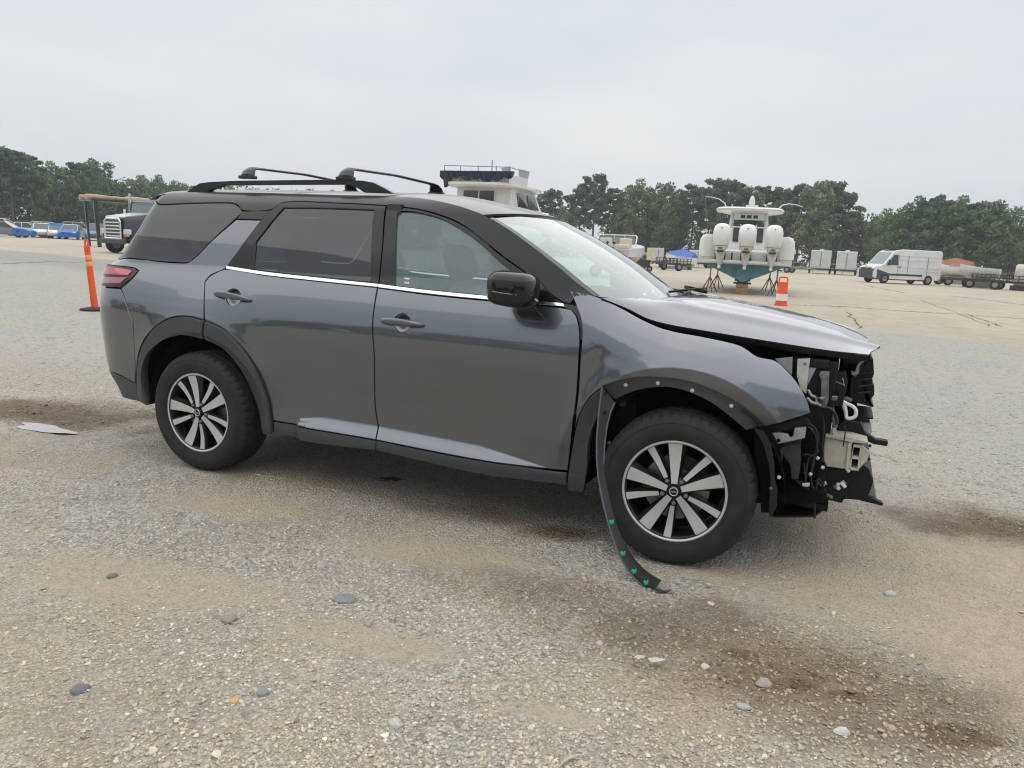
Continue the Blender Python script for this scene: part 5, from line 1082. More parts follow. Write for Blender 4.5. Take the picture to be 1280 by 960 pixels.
for x, y in ((-1.2, 1.0), (1.2, 1.0), (-1.2, 5.5), (1.2, 5.5)):
    q = Matrix.Translation(ya.location) @ Matrix.Rotation(ya.rotation_euler.z, 4, 'Z') @ Vector((x, y, 0)); stand((q.x, q.y, 0), 1.5, 'tall steel boat stand under the flybridge yacht', 'stands under the yacht')
# ---- generic parked car
def car(name, label, p, rz, colm, group=None, tarp=None, L=4.7, H=1.45, Wd=1.8, suvish=False):
    o = empty(name, p, rz); tag(o, label, 'car', group)
    def sec(x, zb, zt, w_): return [(x, -w_, zb), (x, -w_*1.0, (zb+zt)/2), (x, -w_*.93, zt), (x, w_*.93, zt), (x, w_*1.0, (zb+zt)/2), (x, w_, zb)]
    h = L/2; zb = .28; bz = H*.60
    MB().loft([sec(-h, .45, bz*.92, .72), sec(-h*.93, zb, bz*1.0, .86), sec(-h*.4, zb-.06, bz*1.05, .9), sec(h*.15, zb-.06, bz*1.02, .9), sec(h*.5, zb-.06, bz*.98, .89), sec(h*.92, zb, bz*.80, .82), sec(h, .45, bz*.66, .70)]).build('body', colm, o, smooth=50)
    x0, x1, x2, x3 = (-h*.9, -h*.72, h*.12, h*.46) if suvish else (-h*.72, -h*.36, h*.08, h*.46)
    MB().loft([[(x0, -.80, bz), (x3, -.78, bz), (x3, .78, bz), (x0, .80, bz)], [(x1, -.60, H-.03), (x2, -.60, H-.03), (x2, .60, H-.03), (x1, .60, H-.03)]]).build('windows', carglass, o)
    MB().loft([[(x1-.06, -.63, H-.06), (x2+.06, -.63, H-.06), (x2+.06, .63, H-.06), (x1-.06, .63, H-.06)], [(x1+.05, -.5, H), (x2-.05, -.5, H), (x2-.05, .5, H), (x1+.05, .5, H)]]).build('roof', colm, o, bev=.02)
    for s in (-1, 1):
        MB().tube([(x0+.03, s*.80, bz), (x1, s*.615, H-.04)], .04, 6).tube([(x3-.03, s*.78, bz), (x2, s*.615, H-.04)], .035, 6).tube([((x1+x2)/2, s*.80, bz), ((x1+x2)/2, s*.615, H-.04)], .03, 6).build('pillar', colm, o)
        for x in (-h*.58, h*.60): far_wheel(o, x, s*(.80), .33, .2)
        MB().box((h*.93, s*.58, bz*.72), (.16, .34, .12), bev=.03).build('headlight', mat('lamp_clear', (.6, .62, .64), .15), o)
        MB().box((-h*.965, s*.6, bz*.85), (.1, .3, .14), bev=.03).build('tail_light', redl, o)
    if tarp == 'nose':
        MB().loft([[(h*.40, -.93, .3), (h*.40, -.88, bz*1.0), (h*.40, -.3, bz*1.06), (h*.40, .3, bz*1.08), (h*.40, .88, bz*1.0), (h*.40, .93, .3)], [(h*.75, -.96, .15), (h*.75, -.86, bz*.94), (h*.75, -.3, bz*1.0), (h*.75, .3, bz*.97), (h*.75, .86, bz*.92), (h*.75, .96, .2)], [(h*1.03, -.80, .22), (h*1.05, -.7, bz*.66), (h*1.04, -.3, bz*.8), (h*1.04, .3, bz*.78), (h*1.05, .7, bz*.66), (h*1.03, .8, .2)]]).build('wrap', hose_b, o, smooth=30)
    if tarp == 'all':
        MB().loft([[(-h*1.02, -.9, .35), (-h*1.02, .9, .35), (h*.3, .93, .3), (h*.3, -.93, .3)], [(-h*1.0, -.88, bz), (-h*1.0, .88, bz), (h*.34, .9, bz), (h*.34, -.9, bz)], [(-h*.55, -.68, H+.03), (-h*.55, .68, H+.03), (h*.12, .68, H+.05), (h*.12, -.68, H+.04)]]).build('wrap', hose_b, o, smooth=30, bev=.04)
    return o
cw = mat('car_white', (.70, .71, .72), .3, coat=.6); cs = mat('car_silver', (.42, .44, .46), .3, metal=.6, coat=.6); cg = mat('car_grey', (.17, .19, .21), .3, metal=.5, coat=.6); cb = mat('car_blue', (.03, .08, .24), .3, coat=.6); ck = mat('car_black', (.02, .02, .022), .3, coat=.6); cp = mat('car_pale_blue', (.40, .52, .66), .3, coat=.5)
def lot(px, d): p = atd(px, d); return (p.x, p.y, 0)
rowrz = YAW+R(12)
car('parked_car', 'grey sedan with its front end wrapped in blue tarp', lot(6, 88), rowrz, cg, 'cars parked before the woods', 'nose')
car('parked_car', 'white sedan beside the tarp-nosed grey sedan', lot(34, 96), rowrz+R(8), cw, 'cars parked before the woods')
car('parked_car', 'tall white SUV behind the tarp-nosed grey sedan', lot(4, 104), rowrz, cw, 'cars parked before the woods', None, 4.8, 1.75, suvish=True)
car('parked_car', 'white hatchback between the white sedan and the blue-wrapped cars', lot(52, 92), YAW-R(55), cw, 'cars parked before the woods')
car('parked_car', 'car wholly wrapped in bright blue tarp next to the white hatchback', lot(72, 90), YAW-R(60), cw, 'cars parked before the woods', 'all')
car('parked_car', 'pale blue car with a tarp over its nose beside the fully wrapped car', lot(89, 89), YAW-R(70), cp, 'cars parked before the woods', 'nose')
car('parked_car', 'silver car standing behind the blue-wrapped cars', lot(80, 104), YAW-R(20), cs, 'cars parked before the woods')
car('parked_car', 'white wagon standing in the back row of the car lot', lot(62, 110), YAW+R(15), cw, 'cars parked before the woods', None, 4.8, 1.6, suvish=True)
car('parked_car', 'silver SUV in the back row near the black canopy frame', lot(102, 108), YAW+R(10), cs, 'cars parked before the woods', None, 4.8, 1.75, suvish=True)
car('parked_car', 'dark blue SUV under the black canopy frame', lot(121, 86), YAW-R(65), cb, 'cars parked before the woods', None, 4.7, 1.65, suvish=True)
# ---- canopy frame
cpn = atd(160, 62); cf = empty('canopy_frame', cpn, bear(cpn)+R(20)); tag(cf, 'black steel canopy frame topped with rolled tan cloth', 'canopy')
for x in (-2.35, -1.95, 1.1, 1.6):
    for y in ((-.9, .9) if x in (-2.35, 1.1) else (0,)): MB().box((x, y, 1.55), (.14, .14, 3.1), rot=(0, R(-3 if x < 0 else 3), 0)).build('post', ck, cf)
MB().box((.6, 0, 3.14), (6.6, 2.3, .10)).build('top_frame', ck, cf); MB().box((1.9, 0, 3.30), (4.2, 2.4, .20), bev=.04).build('roof_panel', mat('faded_roof', (.34, .33, .31), .8), cf)
tanc = mat('tan_cloth', (.55, .40, .27), .85, noise=(5, .25))
for x0, x1, r_ in ((-2.9, -1.4, .2), (-1.45, -.3, .15), (-.35, 1.3, .22)): MB().tube([(x0, -.6, 3.32), (x0+.15, -.6, 3.34), ((x0+x1)/2, -.6, 3.36), (x1, -.6, 3.33)], [r_*.8, r_, r_*.95, r_*.85], 9).tube([(x0, .5, 3.32), (x1, .5, 3.34)], r_*.9, 9).build('cloth_roll', tanc, cf, smooth=50)
# ---- truck
tp_ = onZ(164, 317); tk = empty('heavy_truck', (tp_[0], tp_[1], 0), math.atan2(CAM[1]-tp_[1], CAM[0]-tp_[0])+R(-50)); tag(tk, 'dark heavy truck with chrome grille partly hidden behind the SUV rear', 'truck')
tkp = mat('truck_dark_blue', (.016, .022, .045), .3, coat=.6)
MB().loft([[(1.05, y_, .75), (1.0, y_*.98, 1.6), (.88, y_*.82, 2.0), (.88, -y_*.82, 2.0), (1.0, -y_*.98, 1.6), (1.05, -y_, .75)] if k == 0 else [(-.9, y_*1.15, .7), (-.9, y_*1.1, 1.8), (-.9, y_*.92, 2.25), (-.9, -y_*.92, 2.25), (-.9, -y_*1.1, 1.8), (-.9, -y_*1.15, .7)] for k, y_ in ((0, -.85), (1, -.95))]).build('hood', tkp, tk, smooth=40)
MB().loft([[(.88, -.76, 2.01), (.88, .76, 2.01), (.95, .74, 1.95), (.95, -.74, 1.95)], [(-.88, -.88, 2.28), (-.88, .88, 2.28), (-.88, .86, 2.2), (-.88, -.86, 2.2)]]).build('hood_top', mat('hood_silver', (.45, .46, .46), .35, metal=.5), tk)
MB().box((-1.9, 0, 1.85), (1.9, 2.25, 2.1), taper=(.86, .92), bev=.08).build('cab', tkp, tk); MB().box((-.98, 0, 2.45), (.06, 1.9, .75), rot=(0, R(-14), 0)).build('windscreen', glass('truck_glass', (.6, .75, .75), opac=.3, base=(.35, .45, .46)), tk)
for s in (-1, 1): MB().box((-1.75, s*1.1, 2.4), (1.0, .06, .7)).build('side_window', carglass, tk)
gr = MB().box((1.07, 0, 1.33), (.06, 1.15, 1.05), bev=.02).build('grille', dgrey, tk)
MB().tube([(1.10, -.60, .82), (1.12, -.6, 1.72), (1.10, -.45, 1.88), (1.10, .45, 1.88), (1.12, .6, 1.72), (1.10, .6, .82), (1.10, -.6, .82)], .06, 8).build('grille_surround', chrome, gr)
for z in (.95, 1.13, 1.31, 1.49, 1.67): MB().box((1.11, 0, z), (.03, 1.1, .07)).build('grille_bar', chrome, gr)
MB().box((1.15, 0, .66), (.20, 1.9, .26), bev=.06).build('bumper', dgrey, tk)
for s in (-1, 1):
    MB().box((.92, s*.88, 1.18), (.3, .32, .3), bev=.06).build('headlight', mat('lamp_clear', (.6, .62, .64), .15), tk); MB().box((1.0, s*.95, .98), (.15, .24, .1), bev=.03).build('marker_light', mat('amber_lens', (.7, .22, .03), .2), tk)
    MB().loft([[(.75*math.cos(a)+.2-.0, s*.82, .58+.74*math.sin(a)) for a in np.linspace(0, math.pi, 9)], [(.75*math.cos(a)+.2, s*1.16, .56+.72*math.sin(a)) for a in np.linspace(0, math.pi, 9)]]).build('wheel_guard', tkp, tk)
    far_wheel(tk, .2, s*1.0, .53, .3); far_wheel(tk, -4.6, s*1.0, .53, .3)
    MB().tube([(-1.1, s*1.25, 2.3), (-1.1, s*1.25, 3.35)], .07, 8).build('exhaust_stack', chrome, tk); MB().box((-.85, s*1.35, 2.2), (.1, .2, .5)).build('side_mirror', chrome, tk)
MB().box((-4.4, 0, 1.1), (3.6, 2.2, .25)).build('chassis', dgrey, tk); MB().box((-4.6, 0, 2.1), (3.4, 2.4, 1.7), bev=.05).build('cargo_body', tkp, tk)
# ---- delivery van
v0, v1 = onZ(1076, 354), onZ(1170, 358.5)
vp = atd(1124, 63.5); van = empty('cargo_van', vp, YAW+math.pi+R(10)); van.scale = (.90, .95, .97); tag(van, 'white high-roof cargo van with dark front end and black wheels', 'van')
h = 2.95
prof = [(h, .42), (h+.03, .85), (h-.18, 1.12), (h-.75, 1.38), (h-1.55, 2.30), (h-1.85, 2.46), (h-2.4, 2.54), (-h+.1, 2.54), (-h, 2.44), (-h-.02, .50), (-h+.2, .36), (h-.3, .34)]
def vsec(y, k): return [(x if z < 1.3 else x-.04*k, y*(1-.10*max(0, (z-1.2)/1.3)*1.0), z-(.03*k if z > 2.3 else 0)) for x, z in prof]
MB().loft([vsec(-1.02, 1), vsec(-.94, 0), vsec(.94, 0), vsec(1.02, 1)]).build('body', wht, van, smooth=35)
for s in (-1, 1):
    MB().loft([[(h-1.02, s*1.005, 1.38), (h-1.98, s*1.005, 1.38), (h-1.98, s*1.02, 1.38), (h-1.02, s*1.02, 1.38)], [(h-1.62, s*.94, 2.12), (h-1.98, s*.94, 2.12), (h-1.98, s*.962, 2.12), (h-1.62, s*.962, 2.12)]]).build('door_window', carglass, van)
    MB().box((.2, s*1.03, .68), (3.0, .03, .14)).build('side_moulding', dgrey, van)
    for x0, x1 in ((h-2.02, h-2.06), (.05, .01), (-1.7, -1.74)): MB().box((x0, s*1.015, 1.35), (.02, .02, 1.5)).build('door_seam', dgrey, van)
    MB().box((h-2.2, s*1.03, 1.25), (.2, .03, .06)).build('handle', dgrey, van); MB().box((h-1.15, s*1.18, 1.55), (.14, .22, .42), bev=.04).build('side_mirror', dgrey, van)
    for x in (h-.95, -h+1.05):
        MB().lathe([(.42, 0), (.42, -.1), (.36, -.1)], 24, Matrix(((1, 0, 0, x), (0, 0, s, s*1.025), (0, 1, 0, .38), (0, 0, 0, 1))), 0, math.pi).build('arch_trim', dgrey, van); far_wheel(van, x, s*.94, .36, .22, galv)
    MB().box((h-.22, s*.72, 1.12), (.5, .34, .22), rot=(0, R(25), 0), bev=.06).build('headlight', mat('lamp_clear', (.6, .62, .64), .15), van)
    for z in (.98, 1.22, 1.75, 2.05): MB().box((-1.0, s*(1.024-.10*max(0, (z-1.2)/1.3)), z), (3.6, .015, .025)).build('body_rib', mat('van_rib', (.62, .63, .63), .4), van)
MB().loft([[(h-.78, -.86, 1.43), (h-.78, .86, 1.43), (h-.80, .86, 1.39), (h-.80, -.86, 1.39)], [(h-1.53, -.78, 2.30), (h-1.53, .78, 2.30), (h-1.58, .78, 2.28), (h-1.58, -.78, 2.28)]]).build('windscreen', mat('van_glass', (.12, .20, .22), .06, coat=.6), van)
MB().loft([[(h+.06, -.8, .36), (h+.06, -.84, .98), (h+.06, .84, .98), (h+.06, .8, .36)], [(h-.25, -1.035, .34), (h-.25, -1.04, 1.02), (h-.25, 1.04, 1.02), (h-.25, 1.035, .34)], [(h-1.35, -1.04, .34), (h-1.35, -1.04, .74), (h-1.35, 1.04, .74), (h-1.35, 1.04, .34)]]).build('front_bumper', mat('van_blue_grey', (.05, .06, .075), .45), van, smooth=30); MB().box((h-.1, 0, 1.02), (.3, 1.3, .3), rot=(0, R(20), 0), bev=.05).build('grille', ck, van)
MB().box((h-2.3, 0, 2.56), (1.2, 1.5, .06)).build('roof_rack', dgrey, van); MB().box((-h-.02, .85, 1.6), (.05, .14, .5)).build('tail_light', redl, van); MB().box((0, 0, .36), (4.6, 1.5, .2)).build('chassis', ck, van)
# ---- cargo trailers and clutter
def cargo_trailer(px, d, w_, h_, lab, vent=True, colm=wht, rz=0):
    p = atd(px, d); o = empty('cargo_trailer', p, bear(p)+rz); tag(o, lab, 'trailer', 'enclosed trailers along the fence')
    MB().box((0, 1.6, .55+h_/2), (w_, 3.4, h_), bev=.06).build('box_body', colm, o)
    MB().box((-w_*.25, -.115, .55+h_*.5), (w_*.46, .03, h_*.9), bev=.01).build('door', mat('door_grey_white', (.60, .61, .61), .45, noise=(3, .15)), o); MB().box((w_*.25, -.115, .55+h_*.5), (w_*.46, .03, h_*.9), bev=.01).build('door', mat('door_grey_white', (.60, .61, .61), .45), o)
    MB().box((0, -.14, .52+h_*.5), (.05, .03, h_*.8)).build('lock_bar', galv, o); MB().box((0, 1.6, .48), (w_*.9, 3.6, .12)).build('frame', ck, o)
    if vent: MB().box((0, 1.2, .62+h_), (.4, .4, .16), bev=.03).build('roof_vent', white_pl, o)
    for s in (-1, 1): far_wheel(o, s*0, 0, .01, .01) if False else MB().lathe([(.16, .1), (.32, .1), (.34, .05), (.34, -.05), (.32, -.1), (.16, -.1)], 18, Matrix(((0, 0, 1, s*(w_/2+.02)), (1, 0, 0, 1.6), (0, 1, 0, .34), (0, 0, 0, 1)))).build('wheel', cartyre, o, smooth=40)
    for s in (-1, 1): MB().box((s*w_*.42, -.13, .56), (.14, .03, .1)).build('tail_light', redl, o)
    return o
cargo_trailer(1025, 88, 2.0, 1.9, 'off-white enclosed cargo trailer with a beige stained door, near the center-console boat'); cargo_trailer(1057, 88, 1.95, 1.9, 'plain white enclosed cargo trailer next to the delivery van')
cargo_trailer(822, 76, 1.1, 1.3, 'small pale yellow box trailer beside the runabout', False, mat('pale_yellow', (.62, .58, .38), .5, noise=(3, .2)), R(10))
cargo_trailer(872, 84, 1.9, 1.3, 'low white cargo trailer behind the blue-tarped boat', False)
def flat_trailer(px, d, L_, lab, load=None, rz=R(15), colm=ck):
    p = atd(px, d); o = empty('utility_trailer', p, bear(p)+rz); tag(o, lab, 'trailer', 'open trailers along the fence')
    b = MB()
    for y in (-.8, .8): b.box((0, y, .55), (L_, .1, .14))
    for k in range(6): b.box((-L_/2+.1+k*(L_-.2)/5, 0, .56), (.08, 1.6, .1))
    b.tube([(L_/2, .8, .55), (L_/2+1.1, 0, .5), (L_/2, -.8, .55)], .05, 6); b.build('frame', colm, o)
    if load == 'rails':
        r_ = MB()
        for y in (-.85, .85):
            r_.box((0, y, 1.0), (L_, .05, .05)).box((0, y, .8), (L_, .05, .05))
            for k in range(7): r_.box((-L_/2+.05+k*(L_-.1)/6, y, .8), (.05, .05, .45))
        r_.build('side_rails', colm, o)
    for s in (-1, 1):
        far_wheel(o, -.2, s*.95, .33, .2)
    return o
flat_trailer(1253, 63, 3.4, 'black utility trailer with slatted side rails near the white tank', 'rails', R(-8))
flat_trailer(1216, 64, 3.6, 'low flat trailer under the covered boat hull right of the van', None, R(5))
flat_trailer(1184, 68, 2.6, 'dark flat trailer close behind the delivery van tail', None, R(20), rust)
flat_trailer(842, 66, 2.4, 'black flat trailer standing in front of the blue-tarped boat', 'rails', R(40))
flat_trailer(962, 86, 3.4, 'galvanised boat trailer parked right of the white outboards', 'rails', R(10), galv)
flat_trailer(990, 84, 2.6, 'grey empty trailer left of the enclosed cargo trailers', None, R(-15), galv)
flat_trailer(888, 88, 3.0, 'grey empty trailer behind the left boat stand', None, R(12), galv)
def small_boat(px, d, L_, lab, m_, cover=None, rz=R(80), z0=.6):
    p = atd(px, d); o = empty('small_boat', p, bear(p)+rz); tag(o, lab, 'boat', 'small boats along the fence')
    S3 = [(-L_/2, .9, z0, z0+.3, z0+.85), (0, 1.0, z0, z0+.32, z0+.9), (L_*.3, .7, z0+.1, z0+.45, z0+1.0), (L_/2, .05, z0+.6, z0+.8, z0+1.1)]
    MB().loft([rr(*s) for s in S3]).build('hull', m_, o, smooth=45)
    if cover: MB().loft([[(-.95, -L_/2-.02, z0+.8), (0, -L_/2, z0+1.25), (.95, -L_/2-.02, z0+.8)], [(-1.03, 0, z0+.85), (0, -.2, z0+1.55), (1.03, 0, z0+.85)], [(-.1, L_/2, z0+1.1), (0, L_/2, z0+1.18), (.1, L_/2, z0+1.1)]]).build('cover', cover, o, smooth=30)
    MB().box((-.6, 0, z0*.5), (.12, L_*.7, z0)).box((.6, 0, z0*.5), (.12, L_*.7, z0)).build('bunk', galv, o)
    return o
small_boat(850, 72, 2.7, 'small boat on bunks under a bright blue tarp', white_g, hose_b, R(70), .3)
small_boat(1190, 74, 3.0, 'boat hull under a rust-red cover right of the delivery van', white_g, mat('rust_red_cover', (.36, .13, .07), .7, noise=(4, .3)), R(75))
small_boat(1224, 66, 2.6, 'bare white boat hull lying on the flat trailer', white_g, None, R(85), .55)
p = atd(1278, 64); o = empty('storage_tank', p, bear(p)); o.scale = (.8, .8, .8); tag(o, 'big pale ribbed storage tank at the edge of the lot', 'tank')
MB().lathe([(.0001, 0), (.9, .05), (1.0, .2), (1.02, 1.0), (1.0, 1.8), (.9, 1.95), (.0001, 2.0)], 24, Matrix.Translation((-.6, 0, 1.25)) @ Matrix.Rotation(R(90), 4, 'Y')).build('tank_shell', mat('tank_cream', (.55, .51, .45), .5, noise=(3, .2)), o, smooth=40)
MB().box((.3, -.6, .2), (2.2, .12, .4)).box((.3, .6, .2), (2.2, .12, .4)).build('cradle', ck, o)
b = MB(); p = atd(800, 58); o = empty('wheelbarrow', p, bear(p)); tag(o, 'black tipped-up tub with a wheel beside the yellow box trailer', 'wheelbarrow')
MB().loft([[(-.7, -.3, .25), (.5, -.3, .25), (.5, .3, .25), (-.7, .3, .25)], [(-.35, -.45, 1.0), (.85, -.45, .85), (.85, .45, .85), (-.35, .45, 1.0)]]).build('tub', ck, o, bev=.05); far_wheel(o, .75, 0, .22, .12)
MB().tube([(.3, -.3, .4), (1.3, -.3, .75)], .025, 6).tube([(.3, .3, .4), (1.3, .3, .75)], .025, 6).build('handles', rust, o)
# low fence along the back of the lot
def fence_run(pa, da, pb_, db, lab):
    a, c_ = atd(pa, da), atd(pb_, db); o = empty('rail_fence', a, math.atan2(c_.y-a.y, c_.x-a.x)); tag(o, lab, 'fence'); Ln = (c_-a).length; n = int(Ln/3)
    for k in range(n+1): MB().box((k*Ln/n, 0, .6), (.08, .08, 1.2)).build('post', galv, o)
    for z in (.55, 1.05): MB().box((Ln/2, 0, z), (Ln, .04, .10)).build('rail', galv, o)
fence_run(700, 92, 1090, 97, 'low grey two-rail fence at the foot of the pines')
# ---- cracks in the concrete apron
crack_m = mat('crack_dirt', (.10, .085, .065), .95)
def crack(pts, wd=.05, n=24):
    q = [onZ(a, b_)[:2] for a, b_ in pts]; V = []; F = []; r = np.random.default_rng(int(pts[0][0]))
    P_ = []
    for i in range(len(q)-1):
        for k in range(n): t = k/n; P_.append(q[i]*(1-t)+q[i+1]*t)
    P_.append(q[-1]); P_ = np.array(P_); d = np.gradient(P_, axis=0); d /= np.linalg.norm(d, axis=1, keepdims=True); nn = np.stack([-d[:, 1], d[:, 0]], 1)
    P_ = P_+nn*(r.normal(0, .05, (len(P_), 1))); ww = wd*r.uniform(.25, 1.1, (len(P_), 1))
    A, B = P_+nn*ww, P_-nn*ww; m_ = len(P_)
    V = [(x, y, .004) for x, y in A]+[(x, y, .004) for x, y in B]; F = [(i, i+1, m_+i+1, m_+i) for i in range(m_-1)]
    o = rawmesh('pavement_crack', V, F, crack_m); tag(o, kind='structure')
crack([(985, 381), (1060, 383.5), (1130, 389), (1200, 393), (1290, 399)], .07); crack([(1058, 390), (1078, 411)], .03, 12); crack([(1084, 357), (1130, 366)], .07, 12)
crack([(1190, 370), (1280, 381)], .09, 16); crack([(1205, 391), (1250, 408)], .03, 12); crack([(0, 330), (60, 327), (120, 329)], .10, 16); crack([(1000, 360), (1150, 375), (1240, 408)], .02, 20)
# ================================================================== trees
def leaf_mat(name, a, b_):
    m = bpy.data.materials.new(name); m.use_nodes = True; n = m.node_tree; pb_ = n.nodes['Principled BSDF']
    oi = n.nodes.new('ShaderNodeObjectInfo'); g = n.nodes.new('ShaderNodeTexCoord'); t = n.nodes.new('ShaderNodeTexNoise'); t.inputs['Scale'].default_value = .55; t.inputs['Detail'].default_value = 3
    n.links.new(g.outputs['Object'], t.inputs['Vector']); ad = n.nodes.new('ShaderNodeMath'); ad.operation = 'MULTIPLY_ADD'; ad.inputs[1].default_value = .45; n.links.new(oi.outputs['Random'], ad.inputs[0]); n.links.new(t.outputs['Fac'], ad.inputs[2])
    r = n.nodes.new('ShaderNodeValToRGB'); r.color_ramp.elements[0].position = .35; r.color_ramp.elements[1].position = 1.0; r.color_ramp.elements[0].color = a+(1,); r.color_ramp.elements[1].color = b_+(1,)
    n.links.new(ad.outputs[0], r.inputs[0]); n.links.new(r.outputs[0], pb_.inputs['Base Color']); pb_.inputs['Roughness'].default_value = .65; pb_.inputs['Specular IOR Level'].default_value = .25
    return m
pine_m = leaf_mat('pine_needles', (.056, .102, .060), (.110, .158, .088)); broad_m = leaf_mat('broad_leaves', (.066, .120, .058), (.155, .212, .098)); bark = mat('pine_bark', (.16, .115, .085), .9, noise=(4, .4))
def leaves(r, centers, radii, per, size):
    """leaf-spray faces scattered through clumps"""
    C = np.repeat(centers, per, 0); Rr = np.repeat(radii, per, 0); n = len(C)
    d = r.normal(size=(n, 3)); d /= np.linalg.norm(d, axis=1, keepdims=True); p = C+d*Rr*(r.uniform(.25, 1, (n, 1))**.5)
    a = r.normal(size=(n, 3)); a /= np.linalg.norm(a, axis=1, keepdims=True); b_ = np.cross(a, d+r.normal(size=(n, 3))*.4); b_ /= np.maximum(np.linalg.norm(b_, axis=1, keepdims=True), 1e-6)
    s = size*r.uniform(.55, 1.3, (n, 1)); V = np.stack([p-a*s, p+b_*s*.55, p+a*s, p-b_*s*.55], 1).reshape(-1, 3); return V, np.arange(n*4).reshape(n, 4)
def make_tree(kind, seed):
    """unit tree of 10 m: returns (trunk mesh, crown mesh)"""
    r = np.random.default_rng(seed); b = MB(); cen = []; rad = []
    lean = r.uniform(-.35, .35, 2); tr_ = lambda z: Vector((lean[0]*(z/10)**1.5+.1*math.sin(z*.8+seed), lean[1]*(z/10)**1.5, z))
    top = 9.4; b.tube([tr_(z) for z in np.linspace(0, top, 9)], list(np.linspace(.17, .04, 9)), 7)
    if kind == 'pine':
        lo = r.uniform(3.6, 5.2)
        for k in range(26):
            z = lo+(top-lo)*(k/25)**.8; a = k*2.4+r.uniform(-.4, .4); f = (z-lo)/(top-lo); ln = (1.0+1.3*math.sin(math.pi*(.18+.72*f)))*r.uniform(.65, 1.15)
            p0 = tr_(z); p1 = p0+Vector((math.cos(a)*ln, math.sin(a)*ln, r.uniform(.0, .6))); b.tube([p0, (p0+p1)/2+Vector((0, 0, -.06)), p1], [.05, .035, .015], 5)
            for q in (.62, 1.0): cen.append(p0.lerp(p1, q)+Vector(r.uniform(-.2, .2, 3))); rad.append([r.uniform(.42, .72), r.uniform(.42, .72), r.uniform(.26, .42)])
        cen.append(tr_(top)+Vector((0, 0, .25))); rad.append([.5, .5, .5]); per, size = 84, .185
    else:
        lo = r.uniform(1.6, 2.6)
        for k in range(34):
            f = (k+.5)/34; z = lo+(9.3-lo)*f; a = k*2.4+r.uniform(-.5, .5); ln = 2.5*math.sin(math.pi*(.14+.74*f))**.8*r.uniform(.55, 1.1); p0 = tr_(z*.86); p1 = Vector((p0.x+math.cos(a)*ln, p0.y+math.sin(a)*ln, z+r.uniform(-.2, .5)))
            b.tube([p0, (p0+p1)/2+Vector((0, 0, .1)), p1], [.06, .04, .015], 5); cen.append(p1); rad.append([r.uniform(.6, 1.0)]*2+[r.uniform(.5, .75)])
            if k % 2: cen.append(p0.lerp(p1, .5)); rad.append([.7, .7, .55])
        per, size = 88, .20
    V, F = leaves(r, np.array([c[:] for c in cen]), np.array(rad), per, size)
    return b, V, F
protos = []
for kind, seeds in (('pine', (3, 14, 25, 36)), ('broad', (5, 17, 29, 41))):
    for sd_ in seeds:
        b, V, F = make_tree(kind, sd_); t = b.build('trunk', bark); cr_o = np_mesh('crown', V, F, pine_m if kind == 'pine' else broad_m, 4, smooth=False)
        protos.append((kind, t.data, cr_o.data)); bpy.data.objects.remove(t); bpy.data.objects.remove(cr_o)
TREE_BY = [(-20, 'beyond the edge of the car lot'), (20, 'behind the tarp-nosed grey sedan'), (48, 'behind the white sedan'), (84, 'behind the blue-wrapped cars'), (130, 'behind the black canopy frame'), (185, 'behind the heavy truck'), (280, 'behind the rear of the SUV roof rails'), (400, 'behind the SUV roof'), (560, 'behind the SUV front doors'), (694, 'beside the flybridge yacht'), (730, 'between the yacht and the runabout'), (800, 'behind the red and white runabout'), (832, 'behind the pale yellow box trailer'), (872, 'behind the blue-tarped boat'), (905, 'behind the port outboard of the center-console boat'), (955, 'behind the t-top of the center-console boat'), (1000, 'beside the starboard outrigger'), (1040, 'behind the enclosed cargo trailers'), (1090, 'between the cargo trailers and the van'), (1100, 'just behind the nose of the van'), (1135, 'behind the cab of the van'), (1175, 'behind the cargo area of the van'), (1222, 'behind the rust-red boat cover'), (1262, 'behind the slatted utility trailer'), (9999, 'behind the storage tank')]
def tree_label(px, ytop, hy, kind, zone):
    by = next(t for lim, t in TREE_BY if px < lim); hgt = 'tall' if hy-ytop > 76 else ('medium-height' if hy-ytop > 55 else 'low')
    return f"{hgt} {'dark clumped pine' if kind == 'pine' else 'bushy leafy tree'} {by}"
TREE_GRP = ['trees behind the boats', 'trees behind the parked cars', 'trees behind the van']
tr_rng = np.random.default_rng(21)
def plant(px, d, ytop, kind, zone, wide=1.0, v=None):
    p = atd(px, d); dep = (np.array([p.x, p.y, 1.46])-CAM) @ _f; hy = 276.1+px*.04746; H_ = (hy-ytop)/FPX*dep+1.46
    cand = [q for q in protos if q[0] == kind]; _, tm, cm = cand[int(tr_rng.integers(4)) if v is None else v]
    o = empty('pine_tree' if kind == 'pine' else 'leafy_tree', p, tr_rng.uniform(0, 6.28)); s = H_/9.75; o.scale = (s*wide, s*wide, s); tag(o, tree_label(px, ytop, hy, kind, zone), 'tree', TREE_GRP[zone])
    for nm_, me in (('trunk', tm), ('crown', cm)): c = bpy.data.objects.new(nm_, me); link(c, o)
    return o
